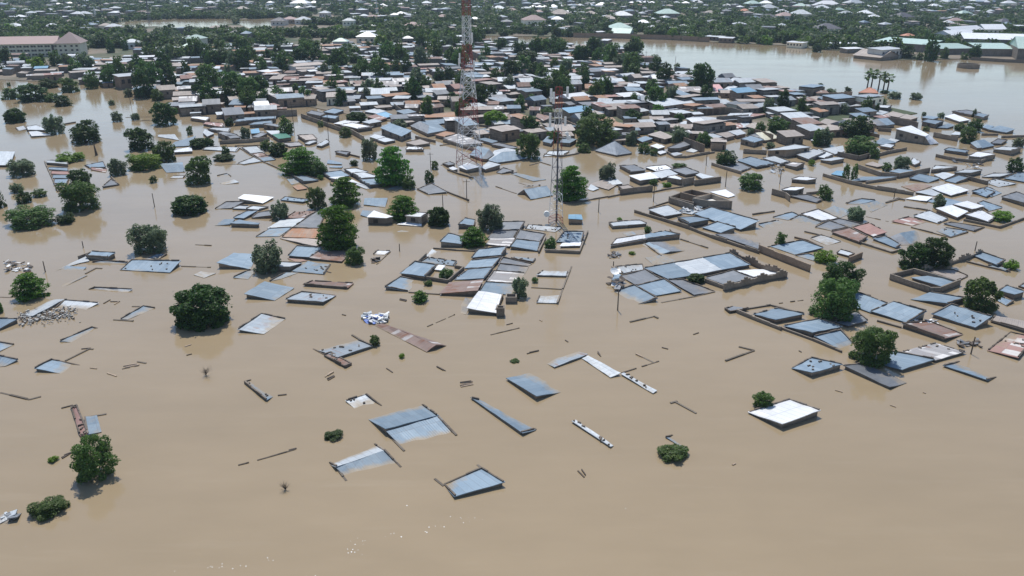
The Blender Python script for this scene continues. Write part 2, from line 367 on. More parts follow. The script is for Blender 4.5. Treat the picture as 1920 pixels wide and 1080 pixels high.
def house(tile, spec):
    f = [x.strip() for x in spec.split('|')]
    label = f[2] if len(f) > 2 and f[2] else None
    opt = f[1] if len(f) > 1 else ''
    s = TILES[tile][2]
    Qs = []; P2 = []
    for q in f[0].split('&'):
        t = q.split(); v = [float(k) for k in t[1:]]
        pts = []
        for i in range(0, len(v) - 2, 3):
            x, y = tp(tile, v[i], v[i + 1]); P2.append((x, y)); pts.append(corner(x, y, v[i + 2] / s))
        Qs.append((t[0], pts))
    allp = [p for _m, Q in Qs for p in Q]
    cx, cy = sum(p[0] for p in allp) / len(allp), sum(p[1] for p in allp) / len(allp)
    rad = max(math.hypot(p[0] - cx, p[1] - cy) for p in allp)
    for _m, Q in Qs:
        qx, qy = sum(p[0] for p in Q) / len(Q), sum(p[1] for p in Q) / len(Q)
        FOOT.append((qx, qy, 0.8 * max(math.hypot(p[0] - qx, p[1] - qy) for p in Q)))
    zs = [p[2] for p in allp]
    root = empty('walled_house' if min(zs) > 0.6 and TILES[tile][2] > 4.5 else 'flooded_house', (cx, cy, 0))
    noun = ('sunken house' if max(zs) < 0.45 else 'half-drowned house' if min(zs) < 0.3 else 'walled house' if min(zs) > 1.6 else 'low house')
    m0 = Qs[0][0]
    ax, ay = sum(p[0] for p in P2) / len(P2), sum(p[1] for p in P2) / len(P2)
    tag(root, 'house', 'flooded houses', label, LOOK[m0] + ' ' + noun, ax, ay)
    wmat = MUD if ('m' in opt or ('b' not in opt and rnd.random() < 0.16)) else WALL
    dcx, dcy = cx / math.hypot(cx, cy), cy / math.hypot(cx, cy)
    near = ppm(min(1080, max(2, ay)))
    wins = []
    for qi, (m, Q) in enumerate(Qs):
        Q = [(p[0] - cx, p[1] - cy, p[2]) for p in Q]
        qx, qy = sum(p[0] for p in Q) / len(Q), sum(p[1] for p in Q) / len(Q)
        area = sum(Q[i][0] * Q[(i + 1) % len(Q)][1] - Q[(i + 1) % len(Q)][0] * Q[i][1] for i in range(len(Q)))
        if area < 0: Q = Q[::-1]
        mb = MB()
        ov = [(qx + (p[0] - qx) * 1.025, qy + (p[1] - qy) * 1.025, p[2]) for p in Q]
        roof_grid(mb, ov, 0.045 if near > 8 else 0.035)
        r = mb.build('roof', RM[m], root)
        k = 0.94 if len(Qs) == 1 else 0.975
        wl_ = [(qx + (p[0] - qx) * k, qy + (p[1] - qy) * k, p[2] - 0.07) for p in Q]
        if max(p[2] for p in wl_) > 0.08 and 'f' not in opt:
            mw = MB(); mw.prism(wl_, -1.6, 0, False); mw.build('wall', wmat, root)
        for i in range(len(Q)):
            a, b = Q[i], Q[(i + 1) % len(Q)]
            if max(a[2], b[2]) < 0.12: continue
            mx, my = (a[0] + b[0]) / 2, (a[1] + b[1]) / 2
            shared = False
            for j, (_m2, Q2) in enumerate(Qs):
                if j == qi: continue
                for t in range(len(Q2)):
                    c, d = Q2[t], Q2[(t + 1) % len(Q2)]
                    if math.hypot((c[0] + d[0]) / 2 - cx - mx, (c[1] + d[1]) / 2 - cy - my) < 1.0: shared = True
            if shared: continue
            nx, ny = b[1] - a[1], -(b[0] - a[0]); L = math.hypot(nx, ny) + 1e-6
            dot = (nx * dcx + ny * dcy) / L
            pr = 0.85 if dot > 0.3 else 0.75 if dot > -0.35 else 0.22
            if 'P' in opt: pr = 1.0 if dot > -0.45 else 0.12
            if 'N' in opt: pr = 0.0
            if rnd.random() < pr and m not in 'gdebv':
                ins = 0.97
                par = MB()
                block_row(par, (qx + (a[0] - qx) * ins, qy + (a[1] - qy) * ins, a[2]), (qx + (b[0] - qx) * ins, qy + (b[1] - qy) * ins, b[2]), rnd,
                          th=0.16, hi=(0.08, 0.20), gap=0.0 if rnd.random() < .75 else 0.4)
                if par.F: par.build('parapet', COPE, root)
            if dot < 0.2 and min(a[2], b[2]) > 1.3 and L > 2.2 and 'f' not in opt:
                nwin = max(1, min(4, int(L / 3.2)))
                for q in range(nwin):
                    t = (q + 0.5) / nwin + rnd.uniform(-.08, .08); p = lerp(a, b, t)
                    p = (qx + (p[0] - qx) * k, qy + (p[1] - qy) * k, p[2])
                    z = min(p[2] - 0.75, 1.6)
                    if z > 0.55 and rnd.random() < 0.75:
                        wins.append(((p[0], p[1], z), math.atan2(b[1] - a[1], b[0] - a[0])))
        # a few stones or blocks weighing the sheets down
        if 's' in opt and len(Q) == 4:
            for _ in range(rnd.randint(5, 9)):
                p = lerp(lerp(Q[0], Q[1], rnd.random()), lerp(Q[3], Q[2], rnd.random()), rnd.random())
                if p[2] > 0.05:
                    par = MB(); par.box((p[0], p[1], p[2] + 0.06), (rnd.uniform(.15, .5), rnd.uniform(.12, .2), .15), rnd.uniform(0, 3)); par.build('weight_block', COPE, root)
    for p, rz in wins[:8]:
        b = MB(); b.box(p, (0.9, 0.12, 0.7), rz); b.build('window', OPENING, root)
    return root
def path_wall(tile, spec):
    """style height  x y x y ... (top line in tile pixels)"""
    f = spec.split('|'); t = f[0].split(); style, h = t[0], float(t[1]); v = [float(k) for k in t[2:]]
    s = TILES[tile][2]
    px = [tp(tile, v[i], v[i + 1]) for i in range(0, len(v) - 1, 2)]
    pts = [corner(x, y, max(h / s, 0.4)) for x, y in px]
    if 'd' in style: pts = [(p[0], p[1], 0.16) for p in pts]
    cx, cy = sum(p[0] for p in pts) / len(pts), sum(p[1] for p in pts) / len(pts)
    mb = MB()
    for a, b in zip(pts, pts[1:]):
        a = (a[0] - cx, a[1] - cy, a[2]); b = (b[0] - cx, b[1] - cy, b[2])
        L = math.hypot(b[0] - a[0], b[1] - a[1]); rz = math.atan2(b[1] - a[1], b[0] - a[0]); q = 0.0; i = 0
        if L < 0.05: continue
        while q < L:
            d = min({'c': 0.62, 'd': rnd.uniform(.4, 1.1)}.get(style[0], rnd.uniform(1.5, 3.5)), L - q)
            p = lerp(a, b, (q + d / 2) / L); top = p[2]; i += 1
            if style[0] == 'c': top += (0.0, 0.22, 0.44, 0.22, 0.0, -0.05)[i % 6] * 1.3
            elif style[0] == 'd':
                top = rnd.uniform(.04, .13) if rnd.random() > 0.45 else -0.06
            else: top += rnd.uniform(-.06, .06) * (3 if 'r' in style else 1)
            if d > .04: mb.box((p[0], p[1], (top - 1.5) / 2), (d + 0.004, rnd.uniform(.13, .16) if style[0] == 'd' else rnd.uniform(.215, .24), top + 1.5), rz)
            q += d
    if not mb.F: return
    mat = MUD if 'm' in style else COPE if style[0] == 'd' else WALL
    o = mb.build('compound_wall', mat, None, (cx, cy, 0))
    look = {'c': 'stepped decorative wall', 'd': 'broken wall top'}.get(style[0], 'crumbling wall' if 'r' in style else 'mud-brown wall' if 'm' in style else 'grey block wall')
    ax, ay = sum(p[0] for p in px) / len(px), sum(p[1] for p in px) / len(px)
    tag(o, 'wall', 'walls in the flood', f[1].strip() if len(f) > 1 else None, look, ax, ay)
    return o

# ------------------------------------------------------------------ trees
def leaf_quads(C, D, size, rs, rnd_=False):
    """C centres, D outward directions -> (n, 4, 3) leaf shapes"""
    n = len(C)
    nrm = D * 0.8 + rs.normal(size=(n, 3)) * 0.55 + np.array([0, 0, 0.35])
    nrm /= np.linalg.norm(nrm, axis=1, keepdims=True) + 1e-9
    r = rs.normal(size=(n, 3)); u = np.cross(nrm, r); u /= np.linalg.norm(u, axis=1, keepdims=True) + 1e-9
    v = np.cross(nrm, u)
    s = size * rs.uniform(0.55, 1.25, size=(n, 1))
    u, v = (u * s * 0.66, v * s * 0.58) if rnd_ else (u * s * 0.80, v * s * 0.42)
    return np.stack([C - u, C - v * 1.0 + nrm * s * 0.06, C + u, C + v + nrm * s * 0.06], axis=1)
def lobes_of(kind, rs):
    L = []
    if kind == 'a':                       # tiers of flat branches
        for z, R, nb in ((.05, .36, 6), (.18, .44, 8), (.36, .44, 9), (.56, .36, 8), (.74, .27, 6), (.90, .14, 4)):
            a0 = rs.uniform(0, 6.28)
            for k in range(nb):
                a = a0 + 6.28 * k / nb + rs.normal() * .2; r = R * rs.uniform(.45, .85)
                L.append((r * math.cos(a), r * math.sin(a), z + rs.normal() * .035, .15 * rs.uniform(.7, 1.2), .055))
            L.append((0, 0, z, R * .5, .07))
    elif kind == 'm':                     # dense dome, many small lobes
        for k in range(46):
            a, e = rs.uniform(0, 6.28), math.asin(rs.uniform(-.75, 1)); r = rs.uniform(.33, .42)
            L.append((r * math.cos(e) * math.cos(a), r * math.cos(e) * math.sin(a), .42 + .43 * math.sin(e) * rs.uniform(.85, 1.08), rs.uniform(.09, .14), rs.uniform(.09, .13)))
        for k in range(12):
            a = 6.28 * k / 12 + rs.normal() * .2; L.append((.38 * math.cos(a), .38 * math.sin(a), rs.uniform(.04, .14), .09, .08))
        L.append((0, 0, .36, .39, .36))
    elif kind == 'b':                     # low bush
        for k in range(26):
            a, r = rs.uniform(0, 6.28), .40 * math.sqrt(rs.uniform(0, 1)); t = rs.uniform(.09, .15)
            L.append((r * math.cos(a), r * math.sin(a), rs.uniform(.15, .80) * (1 - .9 * r), t, t * 1.4))
        L.append((0, 0, .22, .33, .30))
    elif kind == 'w':                     # loose, many upright sprays
        for k in range(50):
            a, e = rs.uniform(0, 6.28), math.asin(rs.uniform(-.85, 1)); r = rs.uniform(.18, .42)
            t = rs.uniform(.05, .10)
            L.append((r * math.cos(e) * math.cos(a), r * math.cos(e) * math.sin(a), .46 + .44 * math.sin(e) * r / .42, t, t * 1.7))
        for k in range(10):
            a = 6.28 * k / 10 + rs.normal() * .2; L.append((.30 * math.cos(a), .30 * math.sin(a), rs.uniform(.05, .16), .08, .10))
        L.append((0, 0, .36, .30, .34))
    else:                                 # round neem, irregular clumps
        sx, sy = rs.normal() * .05, rs.normal() * .05
        for k in range(46):
            a, e = rs.uniform(0, 6.28), math.asin(rs.uniform(-.9, 1)); r = rs.uniform(.22, .44)
            t = rs.uniform(.05, .13)
            L.append((r * math.cos(e) * math.cos(a) + sx, r * math.cos(e) * math.sin(a) + sy, .46 + .43 * math.sin(e) * r / .38, t, t))
        for k in range(10):
            a = 6.28 * k / 10 + rs.normal() * .2; L.append((.33 * math.cos(a), .33 * math.sin(a), rs.uniform(.05, .16), .09, .08))
        L.append((0, 0, .38, .35, .36))
    return L
def crown_quads(kind, n, size, seed):
    rs = np.random.RandomState(seed); L = lobes_of(kind, rs)
    wgt = np.array([l[3] * (l[3] + l[4]) for l in L]); wgt[-1] *= 0.6; wgt /= wgt.sum()
    k = rs.choice(len(L), size=n, p=wgt); A = np.array(L)[k]
    d = rs.normal(size=(n, 3)); d[:, 2] = d[:, 2] * .9 + .25; d /= np.linalg.norm(d, axis=1, keepdims=True)
    rr = rs.uniform(.5, 1.0, size=(n, 1)) ** .6 + np.abs(rs.normal(size=(n, 1))) * .16
    C = A[:, :3] + d * rr * np.stack([A[:, 3], A[:, 3], A[:, 4]], axis=1)
    C[:, 2] = np.maximum(C[:, 2], .015)
    return leaf_quads(C, d, size, rs, n < 1000)
CROWN, TRUNKS = {}, {}
def crown_mesh(kind, lod, var, leaf):
    key = (kind, lod, var, leaf)
    if key not in CROWN:
        n, size = {3: (9000, .036), 2: (4200, .052), 1: (1500, .080), 0: (520, .105)}[lod]
        if kind == 'm': n = int(n * 1.9); size *= 1.1
        CROWN[key] = quads_mesh('crown', crown_quads(kind, n, size, 17 * var + lod * 101 + ord(kind)), LEAF[leaf])
    return CROWN[key]
def trunk_mesh(var):
    if var not in TRUNKS:
        r = random.Random(var); mb = MB()
        mb.bar((0, 0, -.25), (0.01, 0, .18), .034, n=7, r2=.027); mb.bar((0.01, 0, .18), (.0, .02, .42), .027, n=7, r2=.016)
        for k in range(7):
            a = k * .9 + r.uniform(-.3, .3); z = r.uniform(.10, .34)
            m_ = (.16 * math.cos(a), .16 * math.sin(a), z + r.uniform(.08, .2))
            mb.bar((0, 0, z), m_, .015, n=5, r2=.009)
            mb.bar(m_, (.33 * math.cos(a + .3), .33 * math.sin(a + .3), m_[2] + r.uniform(.06, .25)), .009, n=4, r2=.003)
        mb.bar((0, .02, .42), (.03, -.02, .78), .016, n=5, r2=.004)
        o = mb.build('trunk', TRUNK); TRUNKS[var] = o.data; bpy.data.objects.remove(o)
    return TRUNKS[var]
TREEKIND = {  # code: (name, shape, leaf, look, category)
 'n': ('neem_tree', 'n', 'n', 'bushy round tree', 'tree'), 'm': ('mango_tree', 'm', 'm', 'dense dark tree', 'tree'),
 'a': ('almond_tree', 'a', 'a', 'layered bright tree', 'tree'), 'w': ('willowy_tree', 'w', 'w', 'grey-green loose tree', 'tree'),
 'y': ('leafy_tree', 'n', 'y', 'yellow-green tree', 'tree'), 'd': ('leafy_tree', 'n', 'm', 'dark leafy tree', 'tree'),
 'b': ('bush', 'b', 'n', 'low green bush', 'bush'), 'B': ('bush', 'b', 'm', 'low dark bush', 'bush'), 'g': ('bush', 'b', 'y', 'bright lime bush', 'bush')}
def tree_at(kind, X, Y, wd, ht, px, py, wpx, label=None, sx=1.0, group=None):
    name, shape, leaf, look, cat = TREEKIND[kind]
    lod = 3 if wpx > 75 else 2 if wpx > 38 else 1 if wpx > 17 else 0
    root = empty(name, (X, Y, 0)); var = rnd.randrange(3)
    root.rotation_euler.z = rnd.uniform(0, 6.28)
    c = bpy.data.objects.new('crown', crown_mesh(shape, lod, var, leaf)); link(c, root); c.scale = (wd, wd, ht)
    t = bpy.data.objects.new('trunk', trunk_mesh(var)); link(t, root); t.scale = (wd, wd, ht)
    size = 'small ' if wpx < 20 else 'broad ' if wpx > 60 else ''
    tag(root, cat, group or ('bushes in the flood' if cat == 'bush' else 'trees of the flooded town'), label, size + look, px, py, 'T')
    FOOT.append((X, Y, wd * 0.3))
    return root
def tree(tile, spec):
    f = spec.split('|'); t = f[0].split(); kind = t[0]; x0, x1, yt, yb = (float(k) for k in t[1:5])
    s = TILES[tile][2]
    xa, ya = tp(tile, x0, yt); xb, yb_ = tp(tile, x1, yb)
    xc = (xa + xb) / 2; wpx = xb - xa
    H_ = max(4.0, yb_ - ya); th = PITCH + math.atan(((ya + yb_) / 2 - 540) / F_PX); sn, cs = math.sin(th), math.cos(th)
    hpx = math.sqrt(max(H_ * H_ - (wpx * .92 * sn) ** 2, (.36 * min(wpx, 1.6 * H_)) ** 2)) / cs   # what is height, once the crown's own depth is taken off
    yc = (ya + yb_) / 2 + hpx * cs / 2
    if yc < 206 and inside(LAND, xc, yc): yc += 2.4 * ppm(yc); hpx += 2.4 * ppm(yc) / cs          # foot hidden by the houses in front
    X, Y = un(xc, yc); wd = wpx / ppm(yc) * 0.95
    ht = hpx / ppm(yc) * 0.91
    return tree_at(kind, X, Y, wd, ht, xc, (ya + yb_) / 2, wpx, f[1].strip() if len(f) > 1 else None)
# ------------------------------------------------------------------ what stands where (read off the photograph tile by tile)
HOUSES = {
'B': """
t 380 190 0 695 113 0 782 173 30 490 250 36 & t 497 265 24 787 181 24 880 283 0 592 357 0|P|double-pitched grey tin roof, largest of the drowned houses near the camera
p 170 447 0 430 338 0 486 370 22 210 465 20 & t 214 468 16 486 373 20 568 458 0 266 524 0|P|grey ridged roof with white flaking strip, in front of the double grey roof
t 815 568 0 1030 472 10 1157 550 26 878 630 16|P|lone grey roof tilting up towards the camera, frontmost of all houses
p 265 93 8 378 57 10 470 127 0 345 163 0|Ps|small pale sheet roof with blocks, above the round floating bush
t 970 76 10 1012 86 3 1330 256 4 1256 274 16|P|long thin sliver of tin roof with dark wall edge, lying diagonally
p 1538 210 10 1562 203 6 1768 343 6 1752 350 10|sN|narrowest diagonal strip of tin, weighed down by stones
""",
'P': """
t 950 709 4 1006 697 0 1058 734 0 1006 742 9|N|grey roof with dark block wall, sunk at its far corner, below the rusty strip roof
t 458 716 2 470 713 0 515 743 0 500 749 4|Ps|small narrow tin strip with dark blocks, near the leafless shrub
""",
'A': """
s 400 128 6 430 118 14 496 276 14 452 292 8|Ps|narrow red and white roof strip running down to the bushy tree
t 476 184 12 545 178 6 570 266 6 494 282 12||small grey sheet touching the top of the lower-left bushy tree
""",
'C': """
p 225 225 8 275 203 14 536 345 20 452 378 8|Nf|ribbed narrow tin strip leading away from the rust-streaked house
p 545 355 12 570 343 10 833 488 10 800 507 10|sNf|narrow broken roof strip strewn with white blocks
t 906 868 9 960 856 0 1110 965 0 1085 977 6|P|small grey roof with dark edges right behind the low floating bush
""",
'G': """
x 1355 955 0 1585 865 0 1685 898 14 1440 988 14|N|rust-streaked shed roof with dark front wall, at the head of the ribbed strip
r 92 682 2 150 665 22 545 822 36 475 875 6 & r 150 665 22 205 684 2 622 829 4 545 822 36|N|long rusty ridge roof, brown and white, alone in the water
""",
'D': """
w 210 902 9 465 822 12 655 888 45 420 974 38|P|lone white roof on grey walls, beside a small leafy tree
t 240 292 22 392 257 14 555 290 32 380 328 27|P
t 430 365 12 642 322 14 790 370 26 608 405 40|P
t 620 430 26 780 390 30 872 488 0 790 518 0|P
k 680 322 0 880 275 8 950 330 16 830 365 16|
r 1160 350 28 1330 338 8 1540 420 3 1428 442 26|P
n 1715 335 12 1740 298 10 1975 350 12 1975 405 22|
s 1695 517 6 1835 407 0 1990 440 10 1885 562 18|s|red and white patchwork roof at the right edge of the frame
q 1165 526 8 1370 474 12 1557 527 15 1370 578 18|Ps|roof of mixed white, rust and grey sheets right of the leaning bushy tree
t 1010 596 3 1100 522 8 1365 573 26 1165 636 22|P
t 480 630 5 600 562 14 792 604 32 604 656 34|Ps|grey roof with toothed edges, left end of the front row by the leaning tree
k 800 611 22 920 599 5 1187 720 2 1085 746 16|P|long dull grey roof running down to the right, next to the toothed roof
t 1420 610 14 1515 590 0 1750 690 0 1690 702 14|P|single long grey roof below the thin pole on the right
""",
'I': """
t 620 850 8 655 742 28 900 834 30 772 902 10|P
t 768 892 18 940 818 55 1190 890 76 1045 978 12|P|ribbed grey roof with white lower edge behind the leaning bushy tree
t 1228 914 24 1370 840 48 1676 930 66 1552 1012 22|Ps|grey roof dotted with dark blocks, in front of the round right-hand tree
n 1195 592 8 1390 580 6 1500 630 6 1420 660 12|P
t 1075 640 18 1200 628 25 1400 668 22 1295 706 30|N|sunken sheet roof inside the tall roofless courtyard walls
t 1545 476 12 1605 450 22 1782 510 28 1720 546 24|P
t 1650 552 6 1700 545 3 1828 575 6 1790 592 10|P
t 1075 805 4 1220 750 14 1490 795 36 1350 832 34|
t 1735 735 28 1790 698 28 1925 745 50 1850 768 46|P
t 1710 805 10 1740 782 14 1845 815 14 1790 852 5|
t 1880 708 6 1925 680 8 1965 700 8 1925 722 8|
t 35 190 2 180 150 10 250 180 6 150 210 2|P
w 245 165 10 375 128 18 540 200 12 400 220 6|P|bright pale roof standing out of sunken sheets, left of the grey willowy tree
t 165 206 2 240 170 6 400 225 6 335 260 0|P
t 415 135 1 500 103 4 640 150 4 535 195 1|N
t 680 88 1 800 64 6 900 95 1 775 150 1|Nf
t 590 85 3 700 50 10 800 62 8 680 92 2|P
k 355 260 6 460 215 10 605 265 8 480 290 3|P|dark mottled roof left of the rusty twin roofs
k 455 215 10 530 198 14 700 240 6 622 264 3|P
r 475 297 18 612 268 16 748 333 18 690 372 22|P|rust-brown flat roof, lower of the rusty twin roofs
s 640 262 12 755 230 26 890 300 22 790 332 12|P|brick-red rusted roof, upper of the rusty twin roofs
t 785 346 16 880 330 16 996 395 18 962 418 10|P
t 985 308 28 1100 290 2 1190 345 0 1070 394 3 & k 905 345 2 985 308 28 1070 394 3 960 400 2|N|dark-ended gable roof beside the two-crowned dark tree
s 930 216 10 1055 185 18 1190 225 1 1078 252 4|P|pinkish rusted roof in front of the glaring white roofs
p 1090 176 14 1210 138 24 1352 200 10 1275 234 6|P
w 1260 120 34 1380 98 30 1500 145 26 1420 187 26|N|dazzling white roof, left one of the white trio
w 1395 90 30 1495 67 26 1622 105 28 1530 127 28|N|white roof with a grey stain, rear one of the white trio
w 1480 165 35 1600 135 28 1715 190 16 1655 222 16|P|white roof by the bright green palm bush, front one of the trio
t 1570 82 12 1610 65 15 1757 115 6 1650 142 6|P
k 1320 236 8 1370 225 6 1625 265 3 1550 292 8|P
t 1265 292 2 1330 265 4 1495 292 8 1370 332 8|s
w 1035 50 6 1130 25 12 1237 35 16 1190 66 14|N
t 1190 66 6 1330 45 14 1462 75 10 1330 106 6|N
t 205 475 3 300 465 8 452 510 6 400 532 3|
p 515 455 12 545 430 12 650 462 12 610 480 14|P
t 20 405 6 260 360 20 415 415 20 200 466 6|P|broad grey roof behind the long brown wall, left of the tall twin trees
p 320 345 3 400 320 5 545 370 4 440 400 2|
t 1540 0 12 1610 -30 12 1705 0 14 1640 36 10|P
k 1750 35 22 1860 -2 34 1960 30 40 1925 78 34|P
""",
'H': """
t 510 568 12 728 530 22 885 620 22 695 650 14 & p 728 530 22 945 492 26 1100 580 24 885 620 22 & t 945 492 26 1152 455 30 1305 542 26 1100 580 24|P|long grey roof of three joined sheets behind the stepped decorative wall
k 330 628 6 520 580 12 642 654 12 445 693 9|P
p 295 560 6 500 540 4 510 580 8 350 608 10|Ps
t 290 745 4 435 695 16 612 795 26 465 848 0|P|pale ribbed roof with triangular side wall, beside the thin pole
t 455 700 14 660 650 20 790 740 12 600 776 8|P
k 690 655 14 800 658 6 1042 745 3 885 770 12|P
k 975 640 22 1180 585 25 1335 645 25 1112 690 30|P|grey roof just inside the left half of the stepped decorative wall
w 1200 590 12 1470 575 12 1545 605 18 1335 634 18|N|whitish sheet roof just inside the right half of the stepped wall
t 475 400 0 550 377 14 706 446 16 610 472 0 & k 550 377 14 665 375 2 850 438 0 706 446 16|N|small two-tone gable roof half under water, left of the long roofs
t 520 495 1 640 472 2 762 520 1 590 552 1|Nf|bluish sheet lying flush with the water behind the long three-sheet roof
w 258 400 22 300 350 6 510 318 8 532 350 28 & t 532 350 28 510 318 8 668 292 8 783 315 36|P|long thin roof, white at its left end, on a straight block wall
p 245 231 14 355 218 8 392 246 24 272 254 24 & p 355 218 8 480 212 8 531 235 22 392 246 24|P|two pale flat roofs side by side on a low box of walls
p 543 128 30 690 98 14 800 158 14 665 180 26|P
t 760 190 16 880 185 12 1002 203 42 845 232 46|P
t 880 160 16 1008 111 22 1371 213 56 1230 279 16|P|largest grey roof behind the long diagonal wall
t 945 265 12 1060 222 26 1199 262 42 1085 304 12|P
k 1045 316 8 1170 310 2 1380 385 2 1375 428 14|P
k 1115 875 8 1175 858 6 1293 870 20 1150 893 18|f
t 1370 240 8 1500 213 2 1612 250 0 1440 292 0|P
t 350 310 2 420 296 2 455 318 4 380 330 2|f
p 770 150 6 830 122 4 940 140 6 870 165 8|Nf
""",
'Q': """
w 33 188 56 85 140 56 226 182 58 176 193 56|N|white-topped block hut standing clear of the water
w 318 178 62 390 150 56 492 158 52 442 184 70|P|block hut with sunlit roof between two dark trees
w 258 240 10 320 226 12 440 240 15 440 256 6|Nf|buckled white sheet lying in front of the block hut
t 215 306 0 290 288 4 372 300 0 262 331 0|Nf
w 80 466 3 110 438 10 206 440 8 165 470 3|f|little white sheet roof next to a thin floating beam
t 714 242 34 765 194 26 845 207 18 835 256 20|P
k 985 282 12 1040 222 16 1218 220 32 1185 276 22|P
t 580 367 45 640 308 26 772 340 24 745 391 26|P
k 930 350 8 985 290 10 1165 286 10 1130 346 8|P
q 925 392 8 960 350 8 1140 346 12 1100 406 16|N|roof of white and rust patches behind the layered tree of the tin cluster
k 1140 350 15 1175 282 20 1372 316 20 1336 371 15|P
t 1105 405 26 1150 352 15 1336 373 15 1315 441 8|P
t 1450 372 10 1510 295 16 1660 295 22 1640 372 16|Ps
w 1480 405 16 1500 380 12 1640 372 12 1630 401 16|N
p 1220 272 5 1240 242 8 1492 264 8 1440 300 3|s
t 814 490 16 865 430 28 1085 404 46 1045 468 22|P|grey ridge-topped roof with toothed front, head of the central tin cluster
t 765 570 8 815 512 10 1040 488 22 980 556 16|
t 690 655 8 790 578 10 985 562 26 915 646 16|P
r 580 760 16 650 680 12 905 655 32 860 736 46|N|rust-brown roof on the front left of the central tin cluster
k 1020 532 15 1050 490 16 1266 540 3 1235 556 4|P
k 1000 586 15 1025 536 15 1242 560 3 1216 612 2|P
q 925 665 15 980 590 15 1217 604 2 1160 682 2|P
t 870 746 15 920 672 16 1142 686 2 1110 772 2|
w 783 866 44 870 742 34 1040 768 38 1000 906 22|N|bright white-ribbed roof with stepped block wall, front of the tin cluster
k 700 905 0 770 795 6 826 800 6 776 916 4|N
t 280 605 28 390 520 32 556 545 22 465 629 36|P|grey roof with walled courtyard and tree on its right
w 540 580 14 570 545 16 620 552 16 590 585 14|Nf
t 165 710 24 280 635 12 416 664 0 340 746 3|P
t 435 522 4 490 488 8 706 520 10 682 552 6|s
p 475 482 8 520 428 8 556 446 4 530 492 0|N
p 1305 621 14 1350 590 3 1542 595 3 1530 627 14|P
p 1305 826 9 1325 778 3 1482 775 3 1460 831 9|P
t 1110 497 4 1140 484 2 1297 500 8 1278 527 6|s
u 1543 200 42 1545 168 40 1640 168 40 1650 205 38|N|small pale blue box hut standing beside the antenna mast
""",
'F': """
x 1110 866 5 1410 788 3 1512 830 20 1250 916 20|Ps|tin roof with rust stripes and blocks, beside a tiny round tree
r 1150 900 12 1200 884 10 1357 968 10 1310 988 14|s
t 348 208 46 475 138 20 640 145 10 600 259 3|N|sloping grey roof with tall dark side wall, left of the grey-green round tree
p 715 228 48 840 205 22 985 212 10 890 238 42|P|low wedge house with pale roof right of the grey-green round tree
t 915 272 8 1030 200 8 1200 225 2 1150 293 8|s
t 470 320 6 585 265 8 650 260 2 580 333 2|P
t 740 350 3 860 285 8 960 285 2 830 331 2|
t 555 440 38 705 350 20 922 400 6 780 492 3|N|clean grey slab roof with wedge wall, right of the round mango tree
x 862 480 28 980 428 8 1238 456 6 1140 500 28|Ps|flat grimy roof with blocks beside the clean grey slab roof
x 504 706 25 680 590 8 862 628 3 700 744 3|P|ribbed striped roof with notched end wall, below the clean grey slab
r 994 371 14 1060 346 6 1370 363 8 1325 396 14|P|thin rusty strip roof with notched dark edge
p 175 301 3 225 275 4 336 290 4 250 323 4|Nf|loose white sheet floating left of the round mango tree's top
t 880 155 22 945 84 12 1150 95 12 1045 166 22|P
r 1045 172 20 1150 100 12 1342 135 12 1282 200 12|N|mottled rust roof beside the round broad-leaved tree
""",
'K': """
t 110 397 3 190 340 10 290 340 12 245 385 12|N
t 245 376 36 330 345 28 512 375 30 492 386 34|N
t 275 327 12 400 265 26 497 260 32 370 331 16|P
k 440 327 10 500 278 16 642 260 26 620 302 30|m
w 320 150 48 375 115 46 640 140 16 540 196 12|N|white-roofed hut with a box-like grey front, alone left of the centre
k 110 247 3 210 185 20 372 180 26 270 236 12|P
p 265 241 14 330 219 10 442 220 10 395 246 15|P
p 395 246 12 450 221 10 594 230 10 510 252 15|P
t 700 167 10 740 138 10 962 165 16 900 182 18|s
p 583 421 8 702 348 12 932 330 16 810 406 12|N|brightest strip roof in the row left of the tall layered tree
t 480 497 4 600 424 10 802 413 8 690 492 6|
o 713 497 15 800 418 15 1085 424 15 1045 512 12|P|orange rusted ribbed roof left of the tall layered tree
r 738 332 10 830 274 12 1042 258 16 930 326 12|s
k 818 406 6 1050 254 20 1105 280 16 1050 417 10|P
n 700 512 6 900 505 6 1112 534 12 1020 582 28|N
s 765 692 6 830 680 6 942 715 3 850 727 4|
t 1450 206 10 1460 150 15 1662 150 16 1640 232 4|N
t 1420 302 10 1440 260 10 1542 268 6 1482 320 6|N
""",
'E': """
t 640 158 32 690 125 26 864 134 36 812 163 34|P|grey box house with walled front, top of the left group
t 430 276 0 490 234 8 645 240 14 610 281 0|N
p 420 270 2 640 163 14 668 195 10 540 226 3|N|white-edged roof strip leaning against the grey box house
t 690 206 3 760 194 8 962 205 8 900 226 0|P
t 903 263 4 985 188 22 1352 195 32 1270 281 8|Ps|broad grey roof edged with dark blocks in the left group
t 1085 186 3 1170 144 8 1252 145 8 1190 191 0|
k 450 386 1 630 305 5 652 306 5 490 386 1|N
p 660 416 0 710 394 8 992 407 12 940 441 0|P|thin pale roof with beaded back edge, left of the mango tree
p 160 601 1 395 487 4 482 484 20 245 607 18|N|white-ridged half gable beside the heap of rubble
p 410 556 0 485 488 18 738 510 12 610 582 0|P|pale roof sinking into the heap of rubble
t -60 690 12 -10 628 20 132 630 32 0 702 18|P
t 905 631 6 1075 534 10 1165 547 3 960 636 2|P
t 450 796 9 695 692 8 742 704 0 540 806 1|P
t 259 1000 28 388 934 12 608 984 0 500 1050 0|P|tilted grey roof with white-topped dark wall, left of the leafless shrub
t -60 880 20 -30 800 12 106 822 3 0 870 8|
t -60 990 6 -10 905 12 134 935 16 40 986 3|P
""",
